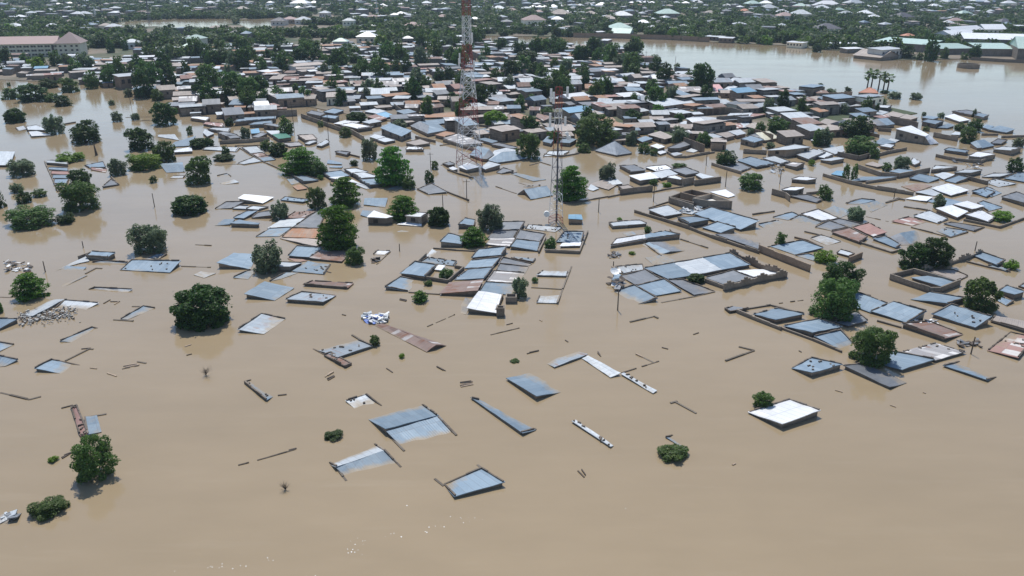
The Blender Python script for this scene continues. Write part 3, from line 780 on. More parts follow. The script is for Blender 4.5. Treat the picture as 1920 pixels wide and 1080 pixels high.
'J': """
p 235 180 6 330 164 16 430 210 16 245 206 22|P
w 260 225 28 330 219 16 455 255 10 285 263 16|N|white slanted roof below the small grey roof at the far left
p 140 190 6 215 171 8 242 200 8 165 216 3|f
p -80 522 22 -20 403 22 131 405 26 90 523 22|N|pale striped roof cut by the left edge of the frame
p 410 500 22 430 484 12 602 484 16 612 516 26|P
t 425 560 10 440 544 10 610 550 10 615 576 10|P
s 455 602 10 460 578 8 640 584 8 640 611 8|P
t 465 642 8 475 614 8 650 614 8 650 641 8|P
t 480 691 14 490 650 8 620 650 8 600 692 14|P
n 500 742 12 510 700 10 562 700 8 540 743 12|P
t 760 527 5 930 494 12 952 541 14 800 547 8|P
s 815 562 10 820 544 10 962 560 6 950 592 3|
k 920 721 14 1000 650 12 1067 696 14 935 717 16|P
t 1445 522 12 1450 512 10 1642 500 14 1645 520 14 & t 1445 522 12 1645 520 14 1665 585 5 1500 592 5|N
w 1714 97 32 1740 84 30 1892 95 30 1860 122 26|P
p 1530 642 4 1560 625 6 1665 622 6 1650 640 4|
p 1420 268 6 1430 252 10 1570 248 10 1610 300 6|N
t 1530 360 6 1570 320 10 1760 262 12 1700 350 10|N
w 1560 410 22 1590 388 10 1720 360 14 1730 398 24|N
""",
'L': """
t 278 138 38 330 100 24 656 85 28 652 106 38|P
t 415 160 30 470 138 20 622 124 26 628 152 36|P
k 540 157 46 600 148 30 702 164 40 695 182 42|P
g 625 250 36 745 234 26 799 275 32 685 289 36|P|house with the only emerald green roof
p 570 216 26 682 214 20 742 235 20 620 249 30|N
k 130 236 40 180 222 30 312 250 32 200 262 46|P
k 200 259 40 290 244 30 342 275 28 245 286 36|P
s 0 152 20 30 137 20 192 150 20 180 181 26|P
p 40 201 20 90 189 20 252 190 26 230 231 22|P
p 0 232 20 20 204 20 102 240 20 40 266 22|N
u 430 206 20 502 194 20 517 235 20 440 242 20|N
k 440 271 22 520 234 26 582 240 26 500 276 22|P
p 0 382 12 30 359 10 332 364 12 300 402 6|P
p 350 366 12 490 354 10 562 415 8 420 417 12|P
r 430 422 8 540 414 8 602 450 6 500 461 6|P
t 490 456 6 600 439 6 657 475 8 540 491 6|P
p 320 507 4 460 454 8 532 490 8 370 516 8|P
p 915 332 16 980 299 16 1032 310 20 960 336 16|P
p 1020 347 16 1120 294 20 1142 316 26 1070 352 22|P
n 850 256 26 990 249 20 1032 290 26 920 301 26|P
q 720 327 22 870 319 16 902 345 12 780 357 12|P
k 930 55 32 980 34 26 1102 60 30 1060 81 36|P
t 1085 46 20 1170 14 20 1272 30 26 1190 61 22|P
t 1070 91 42 1110 74 26 1232 85 36 1200 106 42|P
w 1180 151 22 1290 119 20 1412 135 26 1300 166 32|N
w 1240 161 36 1350 144 26 1532 180 32 1400 196 36|P
p 1435 136 42 1540 109 36 1612 130 42 1500 151 46|N
t 1600 190 62 1690 149 50 1882 215 62 1790 266 50|N|tall barn with broad blue-grey roof above grey walls, right of the flooded lane
p 1500 271 26 1550 249 20 1642 270 26 1570 291 26|N
p 1570 296 26 1640 274 20 1737 300 22 1640 317 26|P
u 1560 61 22 1640 44 20 1727 80 26 1630 101 22|N
p 1455 41 26 1560 14 20 1652 40 26 1560 61 22|N
s 1480 91 26 1560 69 26 1662 100 26 1590 121 26|N
k 1190 406 22 1230 399 16 1332 410 22 1300 432 22|P
t 1120 511 6 1130 474 5 1252 505 8 1250 516 10|N
t 1140 546 6 1150 530 6 1260 532 8 1250 548 8|N
t 1080 593 26 1250 574 20 1327 620 22 1145 636 26|P
p 1270 561 32 1380 554 26 1492 585 32 1340 601 32|P
p 1345 596 36 1450 589 30 1592 630 36 1420 641 36|P
t 1405 656 26 1560 644 26 1662 690 22 1500 701 36|P
w 1140 637 36 1270 624 30 1482 715 12 1400 692 12|N
k 755 601 10 810 594 10 902 620 6 840 636 6|P
t 820 626 26 900 619 16 1047 660 12 900 667 32|P
t 760 652 5 830 644 5 882 680 3 800 701 3|N
o 810 717 8 870 699 10 942 735 12 850 747 12|N
t 130 622 2 220 600 6 270 640 0 160 652 0|f
p 160 690 1 280 655 3 325 680 8 200 700 2|f
t 1660 742 2 1750 715 3 1930 720 3 1850 745 2|Nf
p 1380 700 12 1410 688 12 1520 735 4 1470 740 4|N
""",
'M': """
o 20 101 18 60 79 16 500 45 22 560 87 28|N|very long orange-brown rusted roof left of the striped lattice tower
k 45 172 26 130 130 60 215 172 60 200 241 32 & t 130 130 60 300 158 40 372 209 32 215 172 60 & t 215 172 60 372 209 32 200 241 32|N|grey hipped roof at the left foot of the long orange roof
t 145 126 20 290 114 20 332 150 20 190 167 22|N
t 280 116 20 400 104 20 462 135 26 340 151 22|N
o 400 106 20 520 94 20 582 130 20 470 136 22|N
o 265 252 28 360 219 26 472 240 26 360 271 32|P|small square orange-rust roof left of the lattice tower
n 0 322 28 130 291 20 227 325 28 90 347 22|P
w 0 386 22 20 359 16 152 365 22 170 386 22|s
q 345 282 28 480 244 26 702 325 26 520 342 32|N
t 580 432 22 650 354 62 757 385 62 690 467 28 & k 757 385 62 800 430 30 735 470 28 690 467 28|N|blue gable house right under the striped lattice tower
t 750 482 16 868 408 45 985 400 45 1077 467 16 830 502 16 & p 750 482 16 800 395 16 868 408 45 & p 800 395 16 920 367 20 1000 392 20 985 400 45 868 408 45|N|shiny hipped tin roof right of the blue gable house
w 480 541 32 560 504 26 667 540 42 550 567 32|N|white flat roof at the foot of the striped lattice tower
p 680 546 32 750 494 22 857 520 42 720 562 32|N
k 335 512 10 400 494 10 447 515 22 380 527 22|P
w 390 552 16 430 539 16 472 560 22 430 571 22|N
k 820 591 6 880 549 10 977 580 12 870 602 6|P
t 950 602 4 1000 594 5 1262 655 3 1150 670 5|f
n 715 206 32 780 189 26 952 225 32 850 231 42|N
t 665 201 26 720 194 26 767 225 32 690 236 32|N
t 660 291 26 720 279 22 832 310 26 780 327 26|N
k 770 336 26 830 324 22 1012 365 26 960 376 26|P
t 1235 312 32 1280 264 32 1350 275 32 1310 330 32|N
t 1390 320 34 1420 275 32 1542 292 36 1480 326 36|N
n 1230 151 32 1330 149 26 1382 180 32 1290 186 32|N
r 1175 90 26 1190 60 26 1325 90 30 1240 126 30|N
r 1400 146 26 1470 129 26 1502 150 26 1430 171 26|N
p 1240 445 6 1290 400 10 1480 395 10 1430 430 8|P
t 1070 744 46 1270 712 46 1330 795 8 1130 832 8 & t 1070 744 46 1010 786 8 1210 752 8 1270 712 46|N|gable house with a dormer, left of the antenna mast
k 105 742 5 235 689 16 377 765 16 200 787 6|P|patched tin roof with rubble wall trailing right, left of the tower's reflection
p 1640 741 6 1670 699 10 1742 735 10 1690 757 6|N
n 1660 700 10 1800 650 10 1920 690 10 1830 745 10|N
w 1820 690 12 1890 660 14 1930 668 14 1935 695 14|N
k 1060 720 3 1120 700 4 1215 705 4 1150 722 3|s
""",
'N': """
p -115 393 14 60 305 118 75 436 16 & p 60 305 118 -115 393 14 20 350 20 & p 75 436 16 60 305 118 216 414 16 & p 216 414 16 60 305 118 20 350 20|N|white-blue pyramid roof rising from the flood
k 100 531 22 240 524 16 342 570 22 200 582 26|P
w 335 541 22 520 524 22 577 555 22 430 577 16|s
w 190 621 42 380 589 32 462 640 32 290 662 46|N|white roof at the left end of the walled compound beyond the mast
p 380 596 26 550 564 26 627 605 26 480 642 26|N
k 570 566 26 700 544 26 822 590 26 700 611 26|P
w 530 631 52 600 615 40 682 650 50 660 656 56|P
p 790 612 22 830 599 22 957 630 32 850 647 26|N
n 90 716 26 180 704 26 242 730 26 130 747 32|P
p 0 671 16 80 649 22 132 690 22 40 701 12|N
t 1160 481 22 1280 449 26 1512 510 22 1340 541 22|P
p 1390 461 22 1500 444 22 1642 495 26 1560 511 26|P
q 1590 521 26 1660 499 26 1772 510 42 1700 541 36|P
p 1700 431 32 1850 380 30 1960 410 32 1810 471 32|P
k 1000 535 8 1180 500 8 1290 550 8 1200 580 14|P
w 1650 651 32 1720 629 26 1882 645 46 1790 661 36|P|small white-roofed box with dark walls right of a leafy tree pair
w 1560 745 62 1640 722 56 1770 725 62 1690 752 62|P
k 1640 801 18 1790 790 18 1930 835 18 1880 862 10|P
p 1430 391 48 1680 339 52 1827 362 72 1610 387 76|P|big grey concrete hall with flat roof, right of the flooded bend
k 530 372 42 690 309 42 792 325 32 640 372 36|P
w 380 351 32 440 334 26 512 360 32 450 377 26|N
w 440 406 22 490 394 16 527 410 16 470 427 16|N
p 560 421 22 620 409 16 672 425 16 600 442 16|N
n 360 251 46 470 219 46 592 270 46 510 292 46|N
t 260 291 36 340 264 32 402 285 36 310 317 36|N
p 890 246 42 940 239 36 1027 270 36 960 287 46|N
n 965 241 32 1080 224 32 1142 260 32 1060 277 36|N
p 1080 221 32 1190 204 26 1242 240 32 1160 257 36|N
t 1190 291 46 1280 259 46 1402 295 46 1310 322 46|P
c 1330 236 62 1450 219 62 1537 280 26 1410 302 26 & k 1330 236 62 1410 302 26 1300 300 26 1265 262 26|N|cream gable roof with a dark end, in the right-hand quarter
p 420 360 20 480 340 20 510 365 20 450 380 20|N
p 700 400 6 760 370 8 830 390 8 770 410 6|N
p 1000 125 30 1100 60 30 1300 55 30 1250 110 30|N
p 640 150 26 690 128 22 800 150 26 740 175 26|N
p 700 110 26 800 80 24 1060 110 26 930 165 26|N
n 0 180 22 60 140 22 290 160 22 240 210 22|N
s 1000 90 26 1150 60 24 1430 65 28 1250 100 28|N
n 1230 175 26 1310 140 24 1420 165 26 1360 205 26|N
s 1100 155 24 1190 150 22 1230 185 24 1150 195 24|N
p 1190 150 24 1250 140 22 1310 170 24 1230 186 24|N
""",
'O': """
w 770 198 106 905 170 94 1062 250 80 1030 266 76 & w 1030 266 76 1062 250 80 1152 328 12 1075 339 6|N|grey-walled hall with sloping white broken gable at the canal corner
t 575 322 14 640 279 42 772 320 32 640 342 22|N
p 625 351 28 680 334 26 752 345 26 720 367 32|N
p 0 441 18 65 379 22 212 430 28 130 462 22|P
p 105 381 18 290 351 26 302 400 22 220 427 16|N
p 85 477 22 230 454 22 307 462 38 185 487 36|P
t 598 108 62 690 102 62 757 155 32 680 167 32 & k 540 130 40 598 108 62 680 167 32 600 170 32|N|gable house with blue-grey slope and dark gable end near the canal
t 1200 386 28 1240 369 26 1427 395 32 1400 412 32|P
w 1420 441 56 1500 404 42 1657 425 56 1530 452 46|P
t 1440 326 42 1490 304 62 1542 365 32 1500 372 22 & t 1490 304 62 1560 294 52 1652 350 16 1542 372 16|N|twin-ridged blue roof at the right, near the far corner of the town
k 1620 326 22 1680 289 22 1772 300 16 1720 332 16|P
p 1640 381 28 1720 359 26 1902 370 42 1810 392 52|P
t 885 641 22 975 599 22 1167 640 22 1060 682 6|P
p 1110 611 22 1200 589 16 1302 610 22 1200 652 12|N
t 1205 661 12 1330 619 22 1422 640 28 1310 687 8|P
n 490 516 12 560 494 16 652 530 22 600 542 16|N
t 710 581 28 790 559 22 922 575 32 820 599 32|N
p 890 500 24 920 460 22 995 500 26 940 520 26|P
p 1090 561 18 1120 529 16 1317 540 28 1180 562 32|P
u 185 606 22 230 575 20 300 580 20 300 625 22|N
t 350 667 18 480 629 12 772 630 28 600 657 18|N
r 820 716 4 1000 684 4 1092 715 4 950 762 8|N
p 940 766 22 1090 744 16 1192 790 6 1110 802 6|N
w 1085 732 22 1240 690 20 1425 750 26 1262 796 20|N|glaring white roof, brightest one in the flood on the right
p 1290 591 42 1390 564 32 1547 570 38 1440 592 42|P
p 1540 632 6 1640 599 16 1812 600 32 1700 627 22|P
p 1555 677 6 1660 649 12 1852 690 12 1690 722 4|s
t 1740 642 12 1870 589 22 1965 600 22 1965 682 12|s
t 315 867 2 440 829 10 582 840 12 470 872 4|P
t 1450 757 26 1590 719 16 1717 775 6 1630 810 6|s
t 1000 131 42 1050 114 42 1202 130 52 1130 157 42|P
t 1000 96 22 1050 79 22 1152 95 22 1100 112 22|N
t 1140 187 12 1240 149 26 1292 170 22 1230 192 12|N
w 1205 87 22 1290 64 22 1432 118 22 1340 132 22|N|glaring white rooftop near the riverbank at the far right
k 1270 42 20 1400 30 22 1532 52 22 1450 75 20|P
t 1470 72 28 1510 54 26 1607 75 32 1560 97 26|P
t 1590 202 22 1700 169 26 1837 200 38 1760 232 16|N
t 1540 182 22 1580 159 22 1652 175 26 1600 202 22|N
n 660 72 22 740 42 22 850 68 26 790 95 26|N
n 800 98 26 860 66 24 968 95 26 900 115 26|N
p 545 62 24 610 28 22 705 48 24 640 72 24|N
s 560 85 26 680 70 24 720 90 26 640 105 26|N
p 1260 250 26 1300 224 24 1370 232 26 1335 255 26|N
p 0 300 20 60 280 18 180 300 20 120 330 20|N
p 690 300 14 720 284 12 800 300 14 760 320 8|N
p 0 170 18 0 140 18 80 165 18 40 190 18|N
n 80 140 22 130 108 20 250 130 22 190 170 22|N
""",
'V': """
e 430 832 26 530 783 66 610 838 26 & e 530 783 66 430 832 26 500 800 26 & e 530 783 66 610 838 26 585 805 26|N|orange-red pyramid roof below the clump of fan palms
p 195 895 30 250 862 28 380 870 34 330 905 36|N
n -60 880 24 60 862 22 200 885 26 140 915 26|N
p 330 960 34 420 935 32 560 958 36 470 985 36|N
p 560 958 34 620 945 30 733 950 36 700 970 44|P
""",
'U': """
z 945 760 60 1000 758 60 1060 828 30 950 832 30|N|pink half-hipped roof amid brown houses near the river bend
p 1045 800 40 1100 765 40 1165 780 40 1100 815 40|N
p 920 715 34 1000 694 30 1030 705 34 980 725 34|P
k 1020 708 34 1080 690 30 1200 700 34 1140 718 34|P
k 1210 740 30 1230 706 30 1352 735 24 1300 745 24|N
""",
}
WALLS = {
'A': ["s 4 0 45 165 85 230 68", "d 3 345 135 410 118", "s 5 475 186 598 165", "d 3 1340 455 1400 440 1490 415 1660 366"],
'B': ["s 4 765 530 815 570", "s 4 782 175 887 286", "s 4 490 268 594 374", "s 4 1005 450 1035 475", "s 4 1256 276 1335 250", "s 3 486 372 575 465", "s 3 212 468 268 542"],
'C': ["s 10 1395 240 1630 155 1505 124|small dark angled wall corner standing alone in open water", "d 3 545 345 850 248", "s 3 815 262 700 205", "s 4 945 590 1000 575", "s 5 985 580 1155 672|splintered low wall with loose timbers, left of the lone white roof"],
'D': ["s 22 140 265 250 310 415 374", "s 10 140 265 345 232 555 288", "s 14 415 374 610 445 790 520", "d 4 400 225 550 205", "s 10 1010 330 1160 372", "s 6 870 155 970 175"],
'I': ["s 46 922 614 1215 712 1300 712|long front wall of the tall roofless courtyard", "s 46 1300 712 1445 655", "s 40 922 614 1090 573", "s 36 1090 573 1425 665", "c 26 1150 575 1330 530 1470 490 1615 440|stepped decorative wall climbing to the right behind the courtyard", "s 12 1490 515 1650 555 1820 592",
      "s 14 690 372 930 446 1005 424", "s 18 1470 200 1740 256 1925 188", "s 8 885 75 980 40 1015 48", "s 8 1020 105 1200 130", "s 8 1075 260 1370 336 1500 296", "sm 10 200 335 300 360 410 412", "sm 45 610 490 708 450", "s 8 275 292 420 325", "d 3 735 182 905 220", "s 8 0 405 60 395"],
'H': ["c 44 1110 700 1240 672 1360 640 1585 598|stepped decorative wall along the front of the crenellated compound", "cm 40 1155 440 1300 500 1450 565 1585 598|brown stepped wall down the right side of the crenellated compound", "s 28 970 650 1120 702", "sr 24 440 130 640 190 850 256 1020 322 1375 440|long diagonal block wall running from centre to lower right", "sm 56 1378 396 1560 468 1760 545|tall smooth brown wall left of the tall twin trees", "s 6 785 350 990 416", "s 10 1325 162 1490 138|short brown wall stub alone in the water", "s 5 640 825 890 780 1040 745", "s 7 405 970 585 928 615 942|thin brown angled wall top in open water below the thin pole", "s 46 704 38 880 95", "d 3 1380 240 1520 210", "s 8 640 472 510 380", "d 3 660 250 770 330"],
'Q': ["s 26 465 630 640 658 757 558", "s 24 757 558 690 545", "s 30 1050 762 1000 880", "s 30 410 515 475 456", "s 10 530 416 700 430 850 438", "s 22 1370 430 1625 442 1688 282", "sr 10 1567 550 1500 720 1460 832", "s 6 1265 712 1495 726", "d 3 445 1025 690 918", "d 3 205 450 105 540", "s 5 345 750 580 765", "s 20 1320 440 1372 330"],
'G': ["d 3 875 770 1175 698"],
'F': ["d 3 1040 838 1310 985", "s 5 1360 750 1460 810", "s 4 80 234 300 242", "d 3 1545 222 1650 125"],
'E': ["s 26 585 160 680 126", "s 4 490 945 670 855 700 857", "d 4 915 1005 1040 980", "s 4 1030 950 1095 962", "s 4 0 465 80 468 150 455", "s 4 850 636 1000 646", "s 4 990 536 1060 536", "s 5 640 290 720 248 765 250", "s 3 1465 73 1585 80"],
'J': ["s 14 400 486 460 620 520 755", "s 3 1130 95 1370 90", "s 3 1190 130 1370 120", "s 10 1000 628 1070 698 940 722", "s 8 630 840 770 846", "s 12 580 150 680 132"],
'L': ["s 8 320 360 520 480 730 572", "s 38 885 62 1080 130 1240 185|front wall along the left bank of the flooded lane", "s 42 1240 160 1340 205 1450 266", "s 34 150 305 420 290 600 270", "s 6 290 350 540 342", "s 8 870 670 975 742", "s 14 1310 420 1410 445", "s 4 110 525 380 510"],
'M': ["sr 10 375 762 470 800 572 840|rubble wall trailing from the patched roof towards the mast", "s 14 380 560 490 600 610 632", "s 4 815 716 1000 780", "s 10 1420 862 1530 855 1925 785", "s 5 1120 525 1220 497 1310 525", "s 6 310 345 500 325", "s 14 1250 420 1400 440 1560 412", "s 28 340 290 520 345 700 400", "sr 5 1020 680 1140 720", "d 3 320 525 600 455", "s 22 650 160 850 180 1000 200", "s 24 90 260 270 300"],
'N': ["s 52 780 660 900 645 1018 628", "s 14 400 760 520 735 680 710", "s 54 110 742 280 720 403 710", "s 14 0 805 110 782", "s 28 935 500 1060 540 1200 582", "sr 22 530 400 600 440 700 440 960 395", "s 40 1220 380 1430 392", "s 54 1480 737 1600 770 1640 802", "s 26 1790 768 1925 752", "s 70 1700 642 775 642" if False else "s 66 670 650 775 630", "s 10 370 905 550 850", "s 10 240 925 360 965", "s 40 560 200 800 220 1000 300", "s 26 130 195 420 180 560 180"],
'O': ["s 44 245 402 430 442 530 418|long grey wall in front of the twin trees by the canal", "s 30 530 440 700 395 866 364", "s 44 430 518 640 590 790 602 1076 548|wall round the compound with feathery trees by the canal", "s 30 1130 424 1300 460 1530 482 1660 430", "sr 34 115 594 350 662 600 715 930 766|longest wall on the right, sloping down past the twin columnar trees", "s 26 500 668 772 630", "s 36 1395 620 1600 672", "s 34 1090 565 1318 540", "s 60 700 95 850 115 970 140", "s 20 1540 240 1690 240", "s 20 1720 262 1925 255", "s 45 1110 230 1330 270", "s 30 530 230 620 250", "s 30 610 190 730 200", "s 10 680 858 800 825 850 835", "s 8 845 890 1060 930"],
}
TREES = {
'A': ["n 408 662 264 532|glossy bushy tree at the lower left, leaning roofs behind it", "b 158 386 606 755|low spreading bush, lowest plant on the left", "g 270 335 395 440|tiny weedy bush among pale planks"],
'B': ["B 140 258 243 310|small round dark bush floating alone left of the ridged roof"],
'C': ["n 1612 1800 475 625|small olive tree leaning on the lone white roof", "b 820 1103 900 1055|low dark bush with stalk in front of a small grey roof"],
'D': ["n 555 865 25 318|tall round tree, nearer of the twin trees", "d 640 912 -58 160|bright leafy tree, farther of the twin trees", "n 808 1110 308 592|leaning bushy tree rising between grey roofs"],
'I': ["n 1440 1738 600 882|round bushy tree near the right edge, roofs all round it", "d 1110 1370 300 560|tall lobe of the two-crowned dark tree", "d 955 1215 365 578|low lobe of the two-crowned dark tree", "g 1765 1885 483 578|lime green bush near the right edge behind a long roof", "w 582 732 95 215|grey willowy tree among sunken sheets", "n 1230 1330 8 122", "y 1665 1825 125 220|bright green palm-like bush by the white trio", "n 40 130 285 392", "y 330 520 420 530"],
'H': ["m 830 972 598 678|neat round dark shrub against the stepped wall compound", "b 500 570 235 305", "g 390 450 432 468|tiny lime tuft left of the small gable roof", "g 303 350 182 212"],
'Q': ["a 168 446 5 208|flat-topped layered tree right of the white-topped hut", "m 480 656 92 248|dark dome tree right of the block hut", "w 838 1090 60 282|silvery tree behind the central tin cluster", "a 715 952 245 402|layered tree inside the central tin cluster", "n 1350 1458 322 430|round small tree at the right end of the tin cluster", "b 568 692 548 642|courtyard tree beside the grey roof in the tin cluster", "a 362 500 728 826|bright layered bush in front of the tin cluster", "b 452 526 645 702", "w 1098 1254 608 785|pale green tree at the right side of the tin cluster", "b 1260 1326 625 680"],
'G': ["n 48 142 740 830|tiny round tree beside the rust-striped roof", "g 265 318 875 925|sparse seedling tops below the long rusty roof", "b 1100 1180 922 958|leafy clump floating left of the rust-streaked shed"],
'F': ["w 588 872 8 275|grey-green round tree among the left-hand roofs", "n 1286 1462 70 218|round broad-leaved tree by the mottled rust roof"],
'K': ["w 605 790 148 338", "n 945 1140 10 250", "a 1000 1450 160 605|tall layered tree, lower and broader of the pair left of centre", "a 1120 1442 -65 215|tall layered tree, upper one of the pair left of centre"],
'E': ["a 102 372 265 480|jagged layered tree standing alone at the left", "m 1306 1742 335 672|round dark mango tree standing alone, left of centre", "w 965 1292 -140 128|loose airy tree alone in the upper left water", "b -40 36 480 585"],
'J': ["m 50 236 0 140|dark three-lobed tree far left in open water", "w 395 602 35 240", "d 625 930 85 320|spreading dark tree above the leaning post", "w 995 1122 25 132", "w 1175 1270 48 118", "d 1365 1622 -80 160", "d 1150 1432 165 382", "n 1380 1602 265 492", "y 1130 1492 380 555|yellow-green spreading tree in the upper left water", "w 965 1166 440 612", "g 505 770 385 498|lime green low tree behind the striped row roofs", "w 62 350 440 618", "n 530 942 600 918|big tree growing through the row of striped roofs", "d 610 830 535 720", "w 80 225 668 772", "d 140 298 745 866", "n 282 430 730 812", "d -60 72 730 905", "n 72 520 868 1085|long hedge-like tree clump in the left water", "B 490 684 928 1050", "d 1340 1420 612 685", "n 1642 1922 420 692|broad round tree right of the white-cornered roof", "m 1548 1872 768 962|dark dome tree above the left-hand roofs", "m 1705 1882 268 372", "n 1680 1745 155 252"],
'L': ["d 190 288 90 172", "w 325 445 160 285", "n 680 836 72 255", "n 1032 1098 120 182", "n 1218 1346 170 275", "m 1290 1482 32 138|near-black dome tree beside the flooded lane", "w 1690 1862 100 202", "n 512 660 285 388", "m 602 772 308 442", "a 680 1092 338 605|very wide flat-topped tree left of the centre", "n 935 1142 458 615", "w 1410 1592 258 475", "a 1538 1892 325 705|tall dark-green tree with tiered crown near the centre", "n 1778 1925 598 738", "B 1318 1412 452 528", "b 1022 1098 600 658", "d 170 262 335 460", "d 80 290 415 488", "m -20 108 270 362"],
'M': ["y 690 956 12 178|yellow-green spreading tree right of the lattice tower", "d 1035 1240 62 260", "n 998 1244 190 462|tall bushy tree between the two towers", "n 1480 1902 38 340|big broad tree left of the pyramid roof", "n 1540 1688 318 412", "a 1300 1662 500 835|layered tree right behind the antenna mast", "w 1715 1925 472 655|grey-green round tree below the pyramid roof", "n 1280 1420 200 320", "n 228 304 468 562", "d 168 274 562 692|spindly small tree left of the tower's foot"],
'N': ["d 138 322 0 142", "a 355 528 -30 102", "n 585 685 42 140", "w 715 822 25 88", "w 540 742 148 330", "n 785 948 208 355|tree with a visible trunk on the far side of the pyramid roof", "n 892 1062 145 222", "n 890 970 108 182", "n 1318 1425 120 235", "n 1415 1645 60 232", "w 1232 1340 175 262", "w 130 282 192 345", "n 268 402 310 415", "n 365 450 362 438", "w 1405 1510 310 378", "d 955 1168 370 524|round tree on the corner wall at the flooded bend", "n 1165 1412 565 742|pair of joined leafy trees beyond the roofless block building", "b 565 712 488 552", "b 365 460 625 705", "g 480 580 660 722", "n 1830 1925 180 350", "g 1790 1870 460 530"],
'O': ["d 238 552 38 268|large dark tree behind the long canal wall", "w 0 205 165 348", "n 288 602 235 420", "d 350 470 205 265", "n 520 630 340 465", "w 722 908 418 565|feathery tree inside the walled compound by the canal", "n 632 740 490 578", "n 278 352 490 652|left one of the twin columnar trees", "n 350 425 495 658|right one of the twin columnar trees", "n 60 215 690 835", "w 1795 1925 260 362", "d 1770 1925 438 595|dense round tree near the right edge, above the white roof", "n 1325 1512 165 325", "d 1400 1540 92 225", "n 1280 1400 135 215", "n 1000 1070 170 220", "w 992 1045 38 85", "w 1130 1210 40 102", "n 1390 1450 290 335", "d 1445 1490 10 95", "w 310 495 880 1025", "w 1090 1212 780 920"],
'R': ["n 185 295 470 560", "y 280 430 500 605", "n 455 585 440 552", "n 585 660 470 548", "n 620 760 510 622", "d 960 1045 355 442", "n 1010 1155 480 695|tall tree right of the long cream block, rising from the roofs", "n 755 900 620 745", "n 545 740 685 825", "d 170 490 735 905", "n 0 150 780 892", "n 150 235 840 892", "n 395 545 830 915", "d 480 670 845 952", "d 350 540 690 790", "w 1110 1205 780 872", "w 970 1045 890 946", "d 1635 1735 530 660", "d 1520 1612 600 752", "d 1430 1500 680 738", "n 1360 1490 790 848", "n 1790 1900 670 735", "d 1180 1350 480 612", "y 1275 1350 605 655", "d 1100 1165 345 420", "n 780 850 500 600", "d 820 960 300 400", "n 1300 1470 390 500", "n 1600 1720 400 500", "n 1840 1925 440 560", "d 60 100 735 775", "n 1500 1600 560 640", "n 1400 1440 560 600"],
'S': ["w 188 280 560 668", "d 412 625 640 815|large dark tree standing amid the brown mid-town roofs", "n 498 620 785 870", "n 600 775 765 862", "n 842 990 760 878", "d 1168 1298 775 895", "n 800 880 730 780", "n 1195 1275 645 722", "d 1168 1282 550 645", "n 1325 1425 580 672", "n 1350 1490 535 625", "d 795 985 400 545", "d 730 815 455 530", "n 1085 1195 500 590", "n 1530 1612 455 532", "n 1700 1812 525 605", "d 790 842 545 595", "n 610 700 555 610", "n 1820 1940 690 825", "w 1430 1530 760 832", "n 455 550 480 550", "d 30 190 440 560", "d 150 370 430 570", "n 20 110 840 915", "n 125 185 915 962", "d 280 480 320 450", "d 620 715 380 470", "n 970 1110 350 480", "n 400 500 420 490", "d 1440 1540 360 430", "n 1270 1440 380 470", "n 1310 1410 460 530", "n 1720 1830 400 490", "w 1400 1570 690 780"],
'T': ["d 358 535 420 572", "d 250 372 590 695", "d 350 485 590 710", "d 0 145 700 835", "n 105 245 665 770", "n 140 265 840 975", "d 340 510 815 908", "d 698 838 745 880|dark round tree just right of the lattice tower's middle", "d 665 770 555 635", "w 868 1000 645 762", "n 760 900 600 700", "d 1105 1315 670 815|large dark tree left of the mast's top", "n 965 1085 840 945", "d 1085 1250 545 650", "n 1320 1420 655 730", "n 1395 1520 690 825", "n 1290 1390 505 600", "n 1515 1660 560 675", "d 1560 1675 620 755", "n 1735 1880 665 830|round tree standing above bright roofs right of the mast top", "d 1115 1210 945 1015", "n 1210 1335 955 1035", "w 120 215 970 1030", "n 995 1075 735 785", "w 1600 1740 780 845", "n 1090 1185 835 890", "w 640 750 490 555", "d 800 950 330 420", "d 930 1060 360 460", "d 930 1210 440 535", "n 1180 1330 340 450", "n 1330 1480 345 460", "d 1490 1680 380 530", "n 1660 1810 420 540", "n 1740 1930 370 480", "n 1760 1930 480 570", "n 150 220 490 540", "d 640 720 345 395", "n 230 300 300 370", "n 1360 1470 580 650"],
'U': ["w 370 485 475 570|lone bushy tree standing in the river near its bend", "d 498 600 600 672", "n 585 655 560 635", "w 410 468 635 685", "n 660 760 615 700", "d 785 950 745 882", "d 705 770 720 770", "n 900 972 625 682", "n 780 860 640 745", "n 340 478 695 800", "d 312 445 795 950|conical dark tree in the right mid-town", "n 195 275 815 892", "d -50 52 670 835", "n 552 645 755 850", "w 1380 1510 860 960", "d 1515 1640 790 905", "n 1705 1795 850 945", "n 115 185 665 718", "n 300 345 560 612", "n 1700 1860 940 1000", "n 1630 1710 960 1040", "d 0 70 385 580", "n 110 200 395 450", "d 70 310 440 590", "n 150 290 560 650", "b 1445 1510 720 785"],
'V': ["w 112 240 785 872", "w 290 375 770 835", "n 430 545 858 950", "n 570 688 865 945", "w 672 822 810 888|left one of two round bushes off the riverbank", "w 872 1012 825 896|right one of two round bushes standing in the river", "B 620 712 800 842", "w 60 120 740 778", "w 255 345 910 970", "d 575 615 910 965", "d 1005 1150 300 550|tallest tree on the far riverbank, by the green roofs", "d 800 960 395 530", "d 1405 1530 380 535", "n 1340 1420 465 535", "n 940 1010 460 540", "d 0 105 380 468", "n 185 260 360 420", "n 330 410 340 420", "d 420 520 370 440", "n 1150 1240 420 530"],
}
